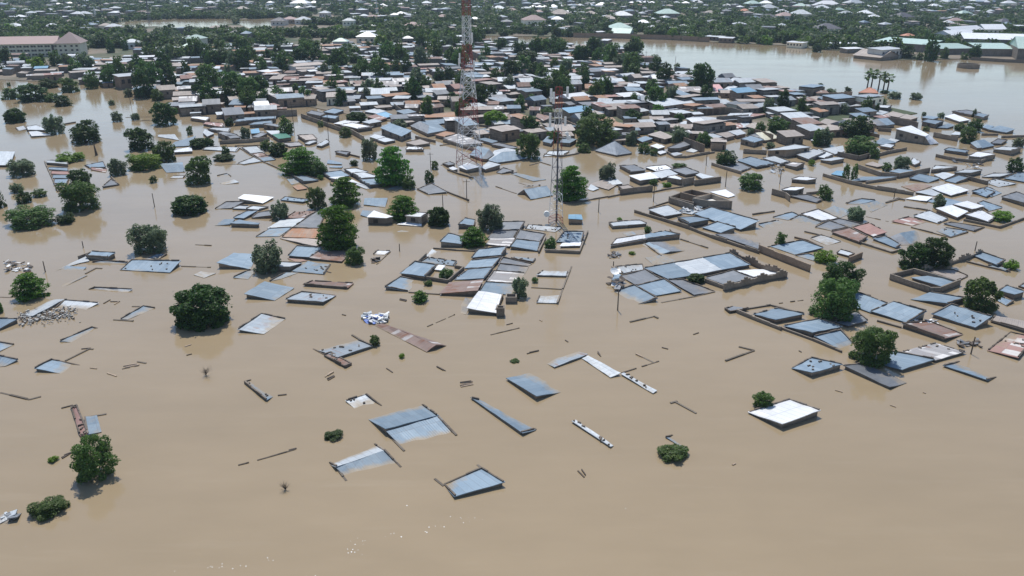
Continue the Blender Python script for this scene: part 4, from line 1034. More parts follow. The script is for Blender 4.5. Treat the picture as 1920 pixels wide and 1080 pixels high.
# villas and halls beyond the river and the woods: photo x, foot y, width, roof colour
VILLAS = """935 24 28 w|1000 20 14 w|1012 20 12 w|1022 20 12 w|1037 19 16 w|1055 18 12 w|1080 17 14 n|1087 17 14 w|1107 16 12 w|1128 16 22 w|1148 14 16 n|1183 12 12 w|1197 11 14 w|1210 11 14 w|1222 11 10 w|1240 12 12 w|1268 12 14 w|1285 12 14 w|1305 10 20 w
1363 17 14 w|1378 18 12 w|1410 13 26 v|1435 12 22 w|1000 46 40 b|1045 45 22 w|1250 33 40 v|1165 37 36 w|1205 52 24 w|1160 62 40 v|1235 52 20 d|1440 40 24 d|1470 38 30 b|1500 34 36 w|1548 64 44 d|1618 62 20 n|1572 26 18 v|1585 34 26 w|1637 40 20 w|1690 40 36 d|1620 33 26 w|1805 33 24 v|1850 32 14 w|1825 38 12 w|1790 48 24 b|1775 52 18 w|1880 50 26 d|1700 79 20 e
1280 60 16 w|1222 61 14 w|890 45 18 w|830 40 20 b|775 58 30 b|1010 30 16 b|960 27 20 b|1107 34 24 n|1140 44 30 n|1050 34 40 n|1465 30 20 w|1395 28 18 e|1330 33 24 n|1440 22 30 w|1550 14 40 w|1600 12 34 w|1650 13 18 w|1675 15 16 w|1720 8 24 w|1780 9 30 w|1840 10 22 w|1890 12 22 w|1500 18 24 v|1540 22 26 w
570 46 26 w|525 48 26 d|545 45 22 b|565 12 34 w|590 11 14 w|508 11 12 w|430 12 10 w|395 11 14 w|655 48 22 w|665 43 16 w|683 38 14 w|700 60 14 w|690 80 36 w|640 90 26 v|100 60 26 w|95 26 12 w|148 34 20 w|160 34 22 w|215 60 24 w|30 60 28 w|40 40 16 w|60 32 14 w|370 84 30 v|360 102 36 v|200 58 20 n|752 33 14 w|740 36 14 w|800 12 18 w|1750 20 26 w|1815 22 16 w|250 92 26 p|235 86 20 p|445 72 20 d|765 84 18 w|455 24 22 n|560 22 16 w|610 32 18 w""".replace('\n', '|')
PLANKS = """P 860 722 885 716;P 862 726 886 721;P 990 664 1008 659;P 345 651 360 646;P 610 708 622 698;P 612 714 626 706;A 335 420 425 380;A 350 425 400 395;P 1010 600 1016 603;P 1085 883 1098 896;P 1374 873 1382 869;P 1497 658 1502 661;P 207 566 226 566;P 196 570 210 562;P 212 572 222 566;P 1120 662 1128 670;P 745 562 762 566;P 720 690 735 700;P 1298 628 1310 624;P 1565 732 1580 736;P 1733 736 1739 738;P 230 690 260 684;P 200 700 218 706;P 640 590 648 592;P 1060 638 1066 642;P 540 845 556 841;P 820 690 834 696;P 1193 666 1208 672;P 150 655 172 653;P 350 667 362 664;P 170 690 186 692;P 520 742 538 740;P 950 610 966 606;P 1240 652 1252 655;P 1668 760 1680 764;P 1660 700 1670 704;P 600 506 620 512;P 700 470 716 478;P 505 415 520 408;P 640 470 652 476""".split(';')
POLES = """P 1158 582 545|P 1820 664 630|P 1676 373 354|P 1225 378 345|P 1122 398 372|P 749 470 457|P 290 388 362|P 85 510 489|P 156 464 452|P 616 266 210|P 1462 345 318|P 1360 350 320|P 831 392 365|P 875 375 337|P 808 318 286|P 1324 310 289|P 1210 130 95|P 1266 120 105|P 245 195 165|P 552 245 190|P 1150 498 490|P 1828 470 452""".split('|')
# ------------------------------------------------------------------ water, land
def water_mat():
    m, n, l, P = new_mat('muddy_water')
    geo = n.new('ShaderNodeNewGeometry'); pos = geo.outputs['Position']
    big = noise_n(n, l, scale_n(n, l, pos, (0.012, 0.03, 1)), 1.0, 4, 0.6)
    mid = noise_n(n, l, scale_n(n, l, pos, (0.12, 0.30, 1)), 1.0, 4, 0.6)
    f = math_n(n, l, 'ADD', math_n(n, l, 'MULTIPLY', big, 0.7), math_n(n, l, 'MULTIPLY', mid, 0.3))
    c = mix_n(n, l, ramp_n(n, l, f, 0.32, 0.68), (0.268, 0.208, 0.130, 1), (0.322, 0.250, 0.159, 1))
    st = ramp_n(n, l, noise_n(n, l, scale_n(n, l, pos, (0.05, 0.5, 1)), 1.0, 6, 0.7), 0.56, 0.74)
    c = mix_n(n, l, math_n(n, l, 'MULTIPLY', st, 0.22), c, (0.37, 0.305, 0.215, 1))
    l.new(c, P.inputs['Base Color'])
    P.inputs['IOR'].default_value = 1.38
    rg = ramp_n(n, l, noise_n(n, l, scale_n(n, l, pos, (0.02, 0.05, 1)), 1.0, 4, 0.6), 0.3, 0.7)
    l.new(math_n(n, l, 'ADD', math_n(n, l, 'MULTIPLY', rg, 0.10), 0.05), P.inputs['Roughness'])
    h1 = noise_n(n, l, scale_n(n, l, pos, (1.1, 1.6, 1)), 1.0, 4, 0.6)
    h2 = noise_n(n, l, scale_n(n, l, pos, (0.16, 0.28, 1)), 1.0, 3, 0.55)
    h = math_n(n, l, 'ADD', math_n(n, l, 'MULTIPLY', h1, 0.035), math_n(n, l, 'MULTIPLY', h2, 0.10))
    b = n.new('ShaderNodeBump'); b.inputs['Strength'].default_value = 1.0; b.inputs['Distance'].default_value = 0.25
    l.new(h, b.inputs['Height']); l.new(b.outputs[0], P.inputs['Normal'])
    return m
WATER = water_mat()
def ground_mat():
    m, n, l, P = new_mat('sandy_ground')
    geo = n.new('ShaderNodeNewGeometry'); pos = geo.outputs['Position']
    a = noise_n(n, l, pos, 0.05, 6, 0.65); b = noise_n(n, l, pos, 0.012, 4, 0.6)
    c = mix_n(n, l, ramp_n(n, l, a, 0.35, 0.65), (0.15, 0.125, 0.095, 1), (0.24, 0.20, 0.15, 1))
    c = mix_n(n, l, ramp_n(n, l, b, 0.44, 0.56), c, (0.055, 0.075, 0.033, 1))
    l.new(c, P.inputs['Base Color']); P.inputs['Roughness'].default_value = 0.95
    return m
GROUND = ground_mat()
R_ = 9000
struct(mesh_obj('flood_water', [(-R_, -300, 0), (R_, -300, 0), (R_, R_, 0), (-R_, R_, 0)], [(0, 1, 2, 3)], WATER))
FARBANK = [(870, 67), (1000, 68.5), (1140, 71), (1250, 74), (1350, 80), (1480, 86), (1530, 93), (1600, 97), (1608, 108), (1690, 113), (1800, 111), (1880, 116), (1990, 121), (2200, 124), (2200, 2), (-300, 2), (-300, 62), (700, 60)]
def sheet(name, poly, z, mat):
    V = [un(x, y) + (z,) for x, y in poly]; mb = MB(); mb.face(V)
    V2 = V[::-1] if sum(V[i][0] * V[(i + 1) % len(V)][1] - V[(i + 1) % len(V)][0] * V[i][1] for i in range(len(V))) < 0 else V
    mb = MB(); mb.prism(V2, -1.0); return struct(mb.build(name, mat))
sheet('ground', LAND, 0.18, GROUND)
sheet('river_bank', FARBANK, 0.30, GROUND)
d0 = un(960, 2)[1]
struct(mesh_obj('far_terrain', [(-R_, d0 - 2, 0.35), (R_, d0 - 2, 0.35), (R_, R_, 0.35), (-R_, R_, 0.35)], [(0, 1, 2, 3)], GROUND))
LAKE = [(205, 50), (230, 42), (300, 38), (330, 37), (395, 36), (470, 37), (600, 31), (640, 33), (625, 42), (560, 46), (520, 58), (470, 55), (440, 44), (385, 55), (330, 53), (290, 50), (250, 52)]
sheet('lake', LAKE, 0.45, WATER)

# ------------------------------------------------------------------ landmark buildings
WIN = plain('window_dark', (0.035, 0.035, 0.04), 0.25)
def cream_block():
    A = un(-60, 109.5); B = un(112, 106.0); Cw = un(157, 104)
    cx, cy = A[0], A[1]; hw = height_px(60, 107, 82)
    root = empty('school_block', (cx, cy, 0))
    tag(root, 'building', None, 'long cream three-storey block with brown hipped roof and rows of windows')
    ang = math.atan2(B[1] - A[1], B[0] - A[0]); ux, uy = math.cos(ang), math.sin(ang); nx, ny = -uy, ux
    L = math.hypot(B[0] - A[0], B[1] - A[1]); L2 = math.hypot(Cw[0] - A[0], Cw[1] - A[1]); dep = 11.0
    P = lambda s, d, z: (ux * s + nx * d, uy * s + ny * d, z)
    mw = MB(); mw.prism([P(0, 0, hw), P(L, 0, hw), P(L, dep, hw), P(0, dep, hw)], -.5)
    mw.prism([P(L + .01, -1.2, hw), P(L2, -1.2, hw), P(L2, dep + 2, hw), P(L + .01, dep + 2, hw)], -.5)
    nb = 13
    for k in range(nb + 1):
        p = P(L * k / nb, -.12, hw / 2); mw.box(p, (.35, .3, hw - .02), ang)
    for k in range(3):
        p = P(L + (L2 - L) * k / 2 * .98 + .1, -1.32, hw / 2); mw.box(p, (.35, .3, hw - .02), ang)
    mw.build('wall', PLASTER, root)
    r = MB(); o = 0.9; rh = height_px(60, 107, 69) - hw
    a, b, c, d = P(-o, -o, hw), P(L, -o, hw), P(L, dep + o, hw), P(-o, dep + o, hw)
    e, f = P(dep / 2, dep / 2, hw + rh), P(L, dep / 2, hw + rh)
    r.face([a, b, f, e]); r.face([b, c, f]); r.face([c, d, e, f]); r.face([d, a, e])
    r.build('roof', RM['b'], root)
    r = MB(); ph = height_px(132, 105, 60) - hw
    a, b, c, d = P(L - 1.5, -1.2 - o, hw + .02), P(L2 + o, -1.2 - o, hw + .02), P(L2 + o, dep + 2 + o, hw + .02), P(L - 1.5, dep + 2 + o, hw + .02)
    e = P((L + L2) / 2, dep / 2, hw + ph)
    for q in ((a, b, e), (b, c, e), (c, d, e), (d, a, e)): r.face(list(q))
    r.build('roof', RM['b'], root)
    for st in range(3):
        z = hw * (0.18 + 0.31 * st)
        for k in range(nb):
            for t in (.3, .7):
                b_ = MB(); b_.box(P(L * (k + t) / nb, 0, z), (1.15, .14, .95), ang); b_.build('window', WIN, root)
        for t in (.14, .36, .64, .86):
            b_ = MB(); b_.box(P(L + (L2 - L) * t, -1.2, z), (1.1, .14, .9), ang); b_.build('window', WIN, root)
    b_ = MB(); b_.box(P(L - 2.6, -.1, hw * .62), (.9, .3, hw * .55), ang); b_.build('stair_window', WIN, root)
    for k in range(4):
        FOOT.append((cx + ux * L * k / 3, cy + uy * L * k / 3, 12))
cream_block()
def hall(name, label, quads, mat, hw, wmat, nwin=0, cat='building'):
    """long hall: foot of the front wall from pixel a to pixel b, depth in metres, ridge rise"""
    (xa, ya), (xb, yb), dep, rise = quads
    A, B = un(xa, ya), un(xb, yb); ang = math.atan2(B[1] - A[1], B[0] - A[0]); L = math.hypot(B[0] - A[0], B[1] - A[1])
    ux, uy = math.cos(ang), math.sin(ang); nx, ny = -uy, ux; P = lambda s, d, z: (ux * s + nx * d, uy * s + ny * d, z)
    root = empty(name, (A[0], A[1], 0)); tag(root, cat, None, label)
    mw = MB(); mw.prism([P(0, 0, hw), P(L, 0, hw), P(L, dep, hw), P(0, dep, hw)], -.6); mw.build('wall', wmat, root)
    r = MB(); o = .5
    if rise > 0:
        e, f = P(-o, dep / 2, hw + rise), P(L + o, dep / 2, hw + rise)
        r.face([P(-o, -o, hw), P(L + o, -o, hw), f, e], [(0, 0), (L, 0), (L, dep / 2), (0, dep / 2)]); r.face([P(L + o, dep + o, hw), P(-o, dep + o, hw), e, f], [(0, 0), (L, 0), (L, dep / 2), (0, dep / 2)])
        r.face([P(L, 0, hw), P(L, dep, hw), P(L, dep / 2, hw + rise * .95)]); r.face([P(0, dep, hw), P(0, 0, hw), P(0, dep / 2, hw + rise * .95)])
    else:
        r.face([P(-o, -o, hw + .02), P(L + o, -o, hw + .02), P(L + o, dep + o, hw - rise), P(-o, dep + o, hw - rise)], [(0, 0), (L, 0), (L, dep), (0, dep)])
    r.build('roof', RM[mat], root)
    for k in range(nwin):
        b_ = MB(); b_.box(P(L * (k + .5) / nwin, 0, hw * .6), (min(1.2, L / nwin * .5), .14, hw * .32), ang); b_.build('window', WIN, root)
    for k in range(3): FOOT.append((A[0] + ux * L * k / 2 + nx * dep / 2, A[1] + uy * L * k / 2 + ny * dep / 2, dep * .7))
hall('riverside_hall', 'white two-storey house with a row of windows standing at the river edge', ((1651, 113), (1690, 110), 9, -.4), 'p', 5.2, WHITEWALL, 6)
hall('riverside_hall', 'broad low pale-roofed hall dipping into the river left of the white riverside house', ((1600, 109), (1650, 114), 16, 3.0), 'n', 1.6, WALL, 0)
hall('riverside_hall', 'long low white building with small windows behind the pale riverside hall', ((1556, 92), (1606, 92), 7, -.3), 'w', 3.2, WHITEWALL, 9)
hall('riverside_hall', 'tiny white-roofed shed between the low white building and the river', ((1587, 100), (1617, 99), 6, -.3), 'w', 2.4, WALL, 0)
hall('riverside_hall', 'small cream bank house with dark windows at the bend of the far riverbank', ((1474, 89), (1503, 91), 7, -.3), 'w', 3.2, PLASTER, 5)
hall('warehouse', 'long pale green warehouse roof behind the riverside trees, left of the tallest bank tree', ((1637, 92), (1735, 100), 16, -1.6), 'v', 4.6, WALL, 0)
hall('warehouse', 'pale green shed roof right of the tallest bank tree', ((1756, 104), (1822, 103), 14, -1.6), 'v', 3.6, WALL, 0)
hall('warehouse', 'wide pale green shed roof by the circular wall', ((1835, 106), (1900, 107), 18, -1.6), 'v', 4.2, WALL, 0)
hall('warehouse', 'large green hipped warehouse with dark gable at the right edge', ((1905, 113), (1990, 116), 30, 5.0), 'v', 6.0, WALL, 0)
hall('warehouse', 'very long cream-white warehouse roof, rearmost of the sheds at the right', ((1805, 92), (1935, 96), 22, -2.0), 'w', 6.0, WALL, 0)
hall('warehouse', 'pale hall with a row of dark windows behind the green sheds', ((1781, 80), (1830, 78), 14, 2.6), 'w', 4.6, PLASTER, 8)
hall('warehouse', 'white school-like hall above the pale windowed hall', ((1785, 70), (1842, 66), 12, 2.6), 'w', 4.0, PLASTER, 8)
hall('warehouse', 'right-hand white hipped hall among trees above the long cream warehouse', ((1845, 66), (1885, 66), 14, 3.2), 'w', 4.0, PLASTER, 5)
hall('riverside_hall', 'low sand-coloured shed row on the far bank, near the river bend', ((1320, 76), (1350, 78), 7, -.3), 'p', 2.8, MUD, 4)
hall('riverside_hall', 'white strip-roofed shed on the far bank, left end of the shed row', ((1273, 70), (1298, 71), 7, -.3), 'w', 3.0, MUD, 3)
hall('riverside_hall', 'pale strip-roofed shed on the far bank, right end of the shed row', ((1347, 80), (1372, 81), 7, -.3), 'w', 3.0, MUD, 3)
hall('riverside_hall', 'grey-green hipped building at the left start of the far bank wall', ((1145, 69), (1180, 70), 14, 3.0), 'v', 2.6, WALL, 0)
hall('mud_house', 'long whitewashed mud house with dark doorways in the left mid-town', ((553, 139), (612, 134), 8, -.3), 'n', 3.4, WHITEWALL, 5, 'house')
hall('mud_house', 'yellow-walled house at the left of the mid-town', ((383, 142), (412, 141), 6, -.3), 'p', 3.0, PLASTER, 2, 'house')
hall('mud_house', 'two-storey open mud house at the left, roof split in two', ((228, 168), (272, 164), 7, -.3), 'p', 5.0, MUD, 4, 'house')
hall('mud_house', 'pale blue painted house below the cream block', ((68, 142), (90, 141), 6, -.3), 'u', 3.2, RM['u'], 1, 'house')
def far_wall(label, pts, h, mat, z0=0.0):
    P = [un(x, y) for x, y in pts]; cx, cy = P[0]
    mb = MB()
    for a, b in zip(P, P[1:]):
        L = math.hypot(b[0] - a[0], b[1] - a[1])
        mb.box(((a[0] + b[0]) / 2 - cx, (a[1] + b[1]) / 2 - cy, h / 2 - .5), (L + .003, .28, h + 1), math.atan2(b[1] - a[1], b[0] - a[0]))
    tag(mb.build('compound_wall', mat, None, (cx, cy, 0)), 'wall', 'walls in the flood', label)
far_wall('long brown wall lining the far riverbank', [(1075, 70), (1140, 71.4), (1250, 74.4), (1330, 79)], 3.0, MUD)
far_wall('grey wall on the bank in front of the green sheds', [(1820, 112.6), (1880, 116.5), (1960, 120)], 1.6, WALL)
def ring():
    X, Y = un(1815, 127); mb = MB(); R = 18 / ppm(127)
    for k in range(28):
        a = 2 * math.pi * k / 28; mb.box((R * math.cos(a), R * math.sin(a), .2), (2 * math.pi * R / 28 * 1.02, .45, 3.4 + rnd.uniform(-.15, .15)), a + math.pi / 2)
    tag(mb.build('circular_wall', WALL, None, (X, Y, 0)), 'wall', None, 'round roofless wall standing in the river near the green sheds')
ring()
def unfinished():
    T = lambda *v: [corner(*tp('N', v[i], v[i + 1]), v[i + 2] / 4.8) for i in range(0, len(v), 3)]
    A = T(770, 826, 70, 930, 786, 70, 1113, 826, 96, 912, 862, 58)
    cx, cy = A[0][0], A[0][1]; root = empty('roofless_house', (cx, cy, 0))
    tag(root, 'house', None, 'roofless grey block building with open rooms, in the middle of the flooded street')
    h = sum(p[2] for p in A) / 4
    def shell(Q, h, th=.3):
        Q = [(p[0] - cx, p[1] - cy, h) for p in Q]; mx, my = sum(p[0] for p in Q) / 4, sum(p[1] for p in Q) / 4
        mb = MB(); n = len(Q)
        for i in range(n):
            a, b = Q[i], Q[(i + 1) % n]; L = math.hypot(b[0] - a[0], b[1] - a[1])
            q = lerp(a, b, .5); mb.box((q[0], q[1], h / 2 - .8), (L + (th if i % 2 else -th) * .99, th, h + 1.6), math.atan2(b[1] - a[1], b[0] - a[0]))
        return mb
    shell(A, h).build('wall', WALL, root)
    Bq = T(660, 762, 80, 755, 736, 80, 925, 778, 80, 800, 800, 80)
    shell(Bq, h * 1.02).build('wall', MUD, root)
    Cq = T(556, 808, 44, 655, 772, 44, 765, 800, 44, 768, 862, 44)
    shell(Cq, h * .62).build('wall', WALL, root)
    mb = MB(); q = [(p[0] - cx, p[1] - cy, h * .45) for p in A]; mx, my = sum(p[0] for p in q) / 4, sum(p[1] for p in q) / 4
    mb.prism([(mx + (p[0] - mx) * .9, my + (p[1] - my) * .9, p[2]) for p in q], -.5); mb.build('floor_slab', WHITEWALL, root)
    FOOT.append((cx, cy, 8))
unfinished()
HOUSES['N'] += """w 920 766 8 1060 744 10 1142 796 10 1080 816 8|N|white sheet roof right behind the roofless block building
"""
# crenellated tower blocks beside the bright roof
def box_hut(tile, x0, x1, yt, yb, label):
    A, B = un(*tp(tile, x0, yb)), un(*tp(tile, x1, yb)); h = height_px(*tp(tile, (x0 + x1) / 2, yb), tp(tile, 0, yt)[1])
    L = math.hypot(B[0] - A[0], B[1] - A[1]); root = empty('block_tank', (A[0], A[1], 0)); tag(root, 'tank', None, label)
    mb = MB(); d = L * .9
    for c, s in (((L / 2, .1), (L, .2)), ((L / 2, d - .1), (L, .2)), ((.1, d / 2), (.2, d - .402)), ((L - .1, d / 2), (.2, d - .402))):
        mb.box((c[0], c[1], h / 2 - .5), (s[0], s[1], h + 1))
    mb.build('wall', WALL, root, ); m2 = MB(); m2.box((L / 2, d / 2, h * .5 - .6), (L - .41, d - .41, h * .8)); m2.build('floor', MUD, root)
box_hut('Q', 1003, 1064, 872, 938, 'open-topped block tank at the front corner of the bright white ribbed roof')
box_hut('Q', 1072, 1156, 790, 836, 'open-topped block box right behind the stepped wall of the bright white roof')

# ------------------------------------------------------------------ the two masts
def mast(name, label, x, yb, legs, bands, hmax_px, W, top_w, base_w, seg):
    """square lattice mast; bands = [(y photo top of band, mat)] from the ground up"""
    X, Y = un(x, yb); root = empty(name, (X, Y, 0)); tag(root, 'tower', None, label)
    zs = [0.0] + [height_px(x, yb, y) for y, _m in bands]
    Wd = lambda z: np.interp(z, [w_[0] for w_ in W], [w_[1] for w_ in W])
    rot = 0.35
    def corner_at(k, z):
        a = rot + 2 * math.pi * (k + .5) / legs; r = Wd(z) / (2 * math.sin(math.pi / legs) * 1.0) * (1.0 if legs == 3 else 1.0)
        return (r * math.cos(a), r * math.sin(a), z)
    for (za, zb), (_y, m) in zip(zip(zs, zs[1:]), bands):
        mb = MB(); z = za; thick = 0.080 if legs == 4 else 0.066
        while z < zb - .05:
            st = max(seg, Wd(z) * .8); z2 = min(z + st, zb)
            if zb - z2 < st * .4: z2 = zb
            for k in range(legs):
                a, b = corner_at(k, z), corner_at(k, z2); c, d = corner_at((k + 1) % legs, z), corner_at((k + 1) % legs, z2)
                mb.bar(a, b, thick, n=4); mb.bar(a, d, thick * .6, n=4); mb.bar(b, d, thick * .6, n=4)
                if legs == 4: mb.bar(c, b, thick * .6, n=4)
                if Wd(z) > 2.5:
                    mb.bar(lerp(a, b, .5), lerp(c, d, .5), thick * .5, n=4)
            z = z2
        mb.build('lattice_section', m, root)
    return root, zs, Wd, corner_at
h_ = lambda y: height_px(880, 310, y)
W1 = [(0, 40 / ppm(310)), (h_(284), 37 / ppm(310)), (h_(229), 29 / ppm(310)), (h_(185), 25 / ppm(310)), (h_(131), 17 / ppm(310)), (h_(84), 13.5 / ppm(310)), (h_(30), 12 / ppm(310)), (h_(0) + 14, 9 / ppm(310))]
ztop = None
t1, zs1, Wd1, ca1 = mast('lattice_tower', 'tall red and white striped lattice tower reaching past the top of the frame', 880, 310, 4,
    [(284, REDSTEEL), (229, WHITESTEEL), (185, REDSTEEL), (131, WHITESTEEL), (84, REDSTEEL), (30, WHITESTEEL), (-14, REDSTEEL)], 0, W1, 0, 0, 1.9)
def antenna(parent, name, c, d, mat):
    mb = MB(); mb.box(c, d); mb.bar((c[0] * .5, c[1] * .5, c[2]), c, .05); return mb.build(name, mat, parent)
for sx, sy, y in ((-1.9, -.6, 118), (-1.7, -1.0, 108), (1.6, -.7, 122), (1.3, -1.0, 70)):
    antenna(t1, 'antenna_panel', (sx, sy, height_px(880, 310, y)), (.35, .25, 2.2), WHITEPLASTIC)
h2 = lambda y: height_px(1043, 416, y)
W2 = [(0, 27 / ppm(416)), (h2(378), 23 / ppm(416)), (h2(285), 16 / ppm(416)), (h2(204), 12 / ppm(416)), (h2(160), 12 / ppm(416))]
t2, zs2, Wd2, ca2 = mast('antenna_mast', 'slimmer grey, white and red antenna mast with panel antennas, right of centre', 1043, 416, 3,
    [(405, REDSTEEL), (362, WHITESTEEL), (280, GREYSTEEL), (246, REDSTEEL), (204, WHITESTEEL), (163, REDSTEEL)], 0, W2, 0, 0, 2.5)
mb = MB(); mb.bar((0, 0, 0), (0, 0, h2(240)), .16, n=5); mb.build('cable_ladder', GREYSTEEL, t2)
for dx, dy, y, hp in ((-1.45, -.4, 178, 23), (1.5, -.3, 172, 18), (-1.5, .3, 226, 25), (-1.0, -.9, 182, 20), (1.2, -.8, 226, 16)):
    antenna(t2, 'antenna_panel', (dx, dy, h2(y)), (.42, .25, hp / ppm(416)), WHITEPLASTIC)
def drum(parent, c, r, n=14):
    mb = MB(); mb.bar((c[0], c[1] + .2, c[2]), (c[0], c[1] - .3, c[2]), r, n=n); mb.bar((0, 0, c[2]), c, .06); return mb.build('dish_antenna', WHITEPLASTIC, parent)
drum(t2, (1.9, -.6, h2(257)), .42); drum(t2, (1.6, -.2, h2(250)), .32); drum(t2, (-1.9, -1.0, h2(398)), .55)
FOOT.append((t1.location.x, t1.location.y, 5)); FOOT.append((t2.location.x, t2.location.y, 4))

# ------------------------------------------------------------------ traced houses, walls, trees
for t, txt in HOUSES.items():
    for ln in txt.strip().splitlines():
        if ln.strip(): house(t, ln.strip())
for t, L_ in WALLS.items():
    for sp in L_: path_wall(t, sp)
for t, L_ in TREES.items():
    for sp in L_: tree(t, sp)
# ------------------------------------------------------------------ fan palms
def palm_quads(seed):
    rs = np.random.RandomState(seed); Q = []
    for k in range(34):
        d = rs.normal(size=3); d[2] = d[2] * .8 + .15; d /= np.linalg.norm(d)
        c = d * .75; u = np.cross(d, [0, 0, 1.0]); u /= np.linalg.norm(u) + 1e-6; v = np.cross(d, u)
        for j in range(9):
            a = -1.35 + 2.7 * j / 8; w_ = (u * math.sin(a) + d * math.cos(a)); s = np.cross(w_, v); s = s / np.linalg.norm(s) * .085
            tip = c + w_ * (.62 - .06 * abs(j - 4)) + np.array([0, 0, -.10 * abs(math.sin(a))])
            Q.append([c, c + w_ * .34 + s, tip, c + w_ * .34 - s])
    return np.array(Q)
PALM = quads_mesh('crown', palm_quads(3), LEAF['n'])
PL = ['leftmost of the five fan palms', 'second fan palm from the left', 'middle fan palm of the five', 'fourth fan palm from the left', 'rightmost of the five fan palms']
for i, (x, yt, yb, wpx) in enumerate(((1625.5, 131, 166, 14), (1633, 127, 165, 15), (1646, 131, 170, 15), (1656, 136, 168, 13), (1664, 136, 168, 15))):
    X, Y = un(x, yb); r = empty('fan_palm', (X, Y, 0)); tag(r, 'palm', 'fan palms by the river', PL[i] + ' by the river')
    ht = height_px(x, yb, yt + 9); R = wpx / ppm(yb) * .62
    mb = MB(); mb.bar((0, 0, -.5), (.1, 0, ht * .5), .3, n=7, r2=.26); mb.bar((.1, 0, ht * .5), (0, 0, ht), .26, n=7, r2=.28); mb.build('trunk', TRUNK, r)
    c = bpy.data.objects.new('crown', PALM); link(c, r); c.location = (0, 0, ht); c.scale = (R, R, R * 1.1); c.rotation_euler.z = i
# ------------------------------------------------------------------ floating things
for i, p in enumerate(PLANKS):
    t, *v = p.split(); v = [float(k) for k in v]
    a, b = tp(t, v[0], v[1]), tp(t, v[2], v[3]); A, B = un(*a), un(*b); L = math.hypot(B[0] - A[0], B[1] - A[1])
    mb = MB(); n_ = 1 if L < 1.2 else rnd.choice((1, 2, 2))
    for k in range(n_):
        mb.box((rnd.uniform(-.2, .2), k * rnd.uniform(.2, .35), .05 + .05 * k), (L * rnd.uniform(.7, 1), rnd.uniform(.08, .17), .10), math.atan2(B[1] - A[1], B[0] - A[0]) + k * rnd.uniform(-.3, .3))
    tag(mb.build('driftwood', rnd.choice((DARKWOOD, DARKWOOD, PALEWOOD)), None, ((A[0] + B[0]) / 2, (A[1] + B[1]) / 2, 0)), 'driftwood', 'driftwood on the water', None, rnd.choice(('floating timber scrap',)), (a[0] + b[0]) / 2, (a[1] + b[1]) / 2, 'D')
for p in POLES:
    t, x, yb, yt = p.split(); x, yb, yt = float(x), float(yb), float(yt)
    X, Y = un(x, yb); ht = height_px(x, yb, yt); mb = MB()
    mb.bar((0, 0, -1), (rnd.uniform(-.03, .03) * ht, rnd.uniform(-.03, .03) * ht, ht), .10, n=6, r2=.07)
    if ht > 4: mb.bar((-.7, .1, ht * .9), (.7, .1, ht * .9), .05)
    tag(mb.build('utility_pole', DARKWOOD, None, (X, Y, 0)), 'pole', 'poles in the flood', None, 'thin dark pole', x, (yb + yt) / 2, 'D')
def dead_shrub(t, x, yb, wpx, label):
    X, Y = un(*tp(t, x, yb)); s = wpx / TILES[t][2] / ppm(tp(t, x, yb)[1]); mb = MB()
    for k in range(26):
        a, e = rnd.uniform(0, 6.28), rnd.uniform(.95, 1.5); L = s * rnd.uniform(.4, .75)
        m_ = (L * .5 * math.cos(a) * math.cos(e), L * .5 * math.sin(a) * math.cos(e), L * .5 * math.sin(e))
        mb.bar((0, 0, 0), m_, .016, r2=.01)
        for q in range(3): mb.bar(m_, (m_[0] * 2 + rnd.uniform(-.3, .3) * s, m_[1] * 2 + rnd.uniform(-.3, .3) * s, m_[2] * rnd.uniform(1.5, 2.3)), .009, r2=.004)
    tag(mb.build('dead_shrub', DARKWOOD, None, (X, Y, 0)), 'shrub', None, label)
dead_shrub('E', 1545, 1055, 100, 'bare leafless shrub sticking out of the water at the left')
dead_shrub('A', 1605, 595, 70, 'small tangle of bare twigs in the lower left water')
def post_log():
    X, Y = un(*tp('J', 872, 438)); mb = MB(); h = height_px(*tp('J', 872, 438), tp('J', 0, 340)[1])
    mb.bar((0, 0, -1), (-.25, 0, h), .45, n=7, r2=.12); tag(mb.build('tree_stump', DARKWOOD, None, (X, Y, 0)), 'stump', None, 'leaning dark trunk stump below the spreading dark tree, upper left')
post_log()
def rubble():
    mb = MB(); X, Y = un(*tp('E', 330, 620)); r = random.Random(4)
    for k in range(420):
        t_ = r.uniform(0, 1); x = 120 + 430 * t_ + r.gauss(0, 25); y = 640 - 50 * t_ + r.gauss(0, 26)
        p = un(*tp('E', x, y)); s = r.uniform(.08, .34)
        mb.box((p[0] - X, p[1] - Y, r.uniform(-.05, .25)), (s, s * r.uniform(.5, 1), s * .6), r.uniform(0, 3), r.choice((0, 1, 1, 1)), r.uniform(-.3, .3))
    stuff(mb.build('rubble', [MUD, WHITEWALL, COPE], None, (X, Y, 0)), 'heap of pale broken blocks around the sinking pale roof')
rubble()
def wreck(label, t, x0, x1, y0, y1, mats, n, h=.5, name='wreckage'):
    r = random.Random(int(x0)); X, Y = un(*tp(t, (x0 + x1) / 2, (y0 + y1) / 2)); mb = MB()
    for k in range(n):
        p = un(*tp(t, r.uniform(x0, x1), r.uniform(y0, y1)))
        s = r.uniform(.3, 1.5); mb.box((p[0] - X, p[1] - Y, r.uniform(0, h)), (s, s * r.uniform(.15, .7), r.uniform(.03, .14)), r.uniform(0, 3), r.randrange(len(mats)), r.uniform(-.5, .5))
    tag(mb.build(name, mats, None, (X, Y, 0)), 'debris', None, label)
wreck('heap of blue and white cloth and sheets at the end of the rusty ridge roof', 'G', 25, 185, 618, 665, [BLUECLOTH, WHITEPLASTIC, RM['p']], 46, .7, 'tarpaulin_heap')
wreck('floating raft of blue and grey scraps at the far left', 'E', 45, 230, 205, 275, [RM['t'], WHITEPLASTIC, DARKWOOD], 34, .3)
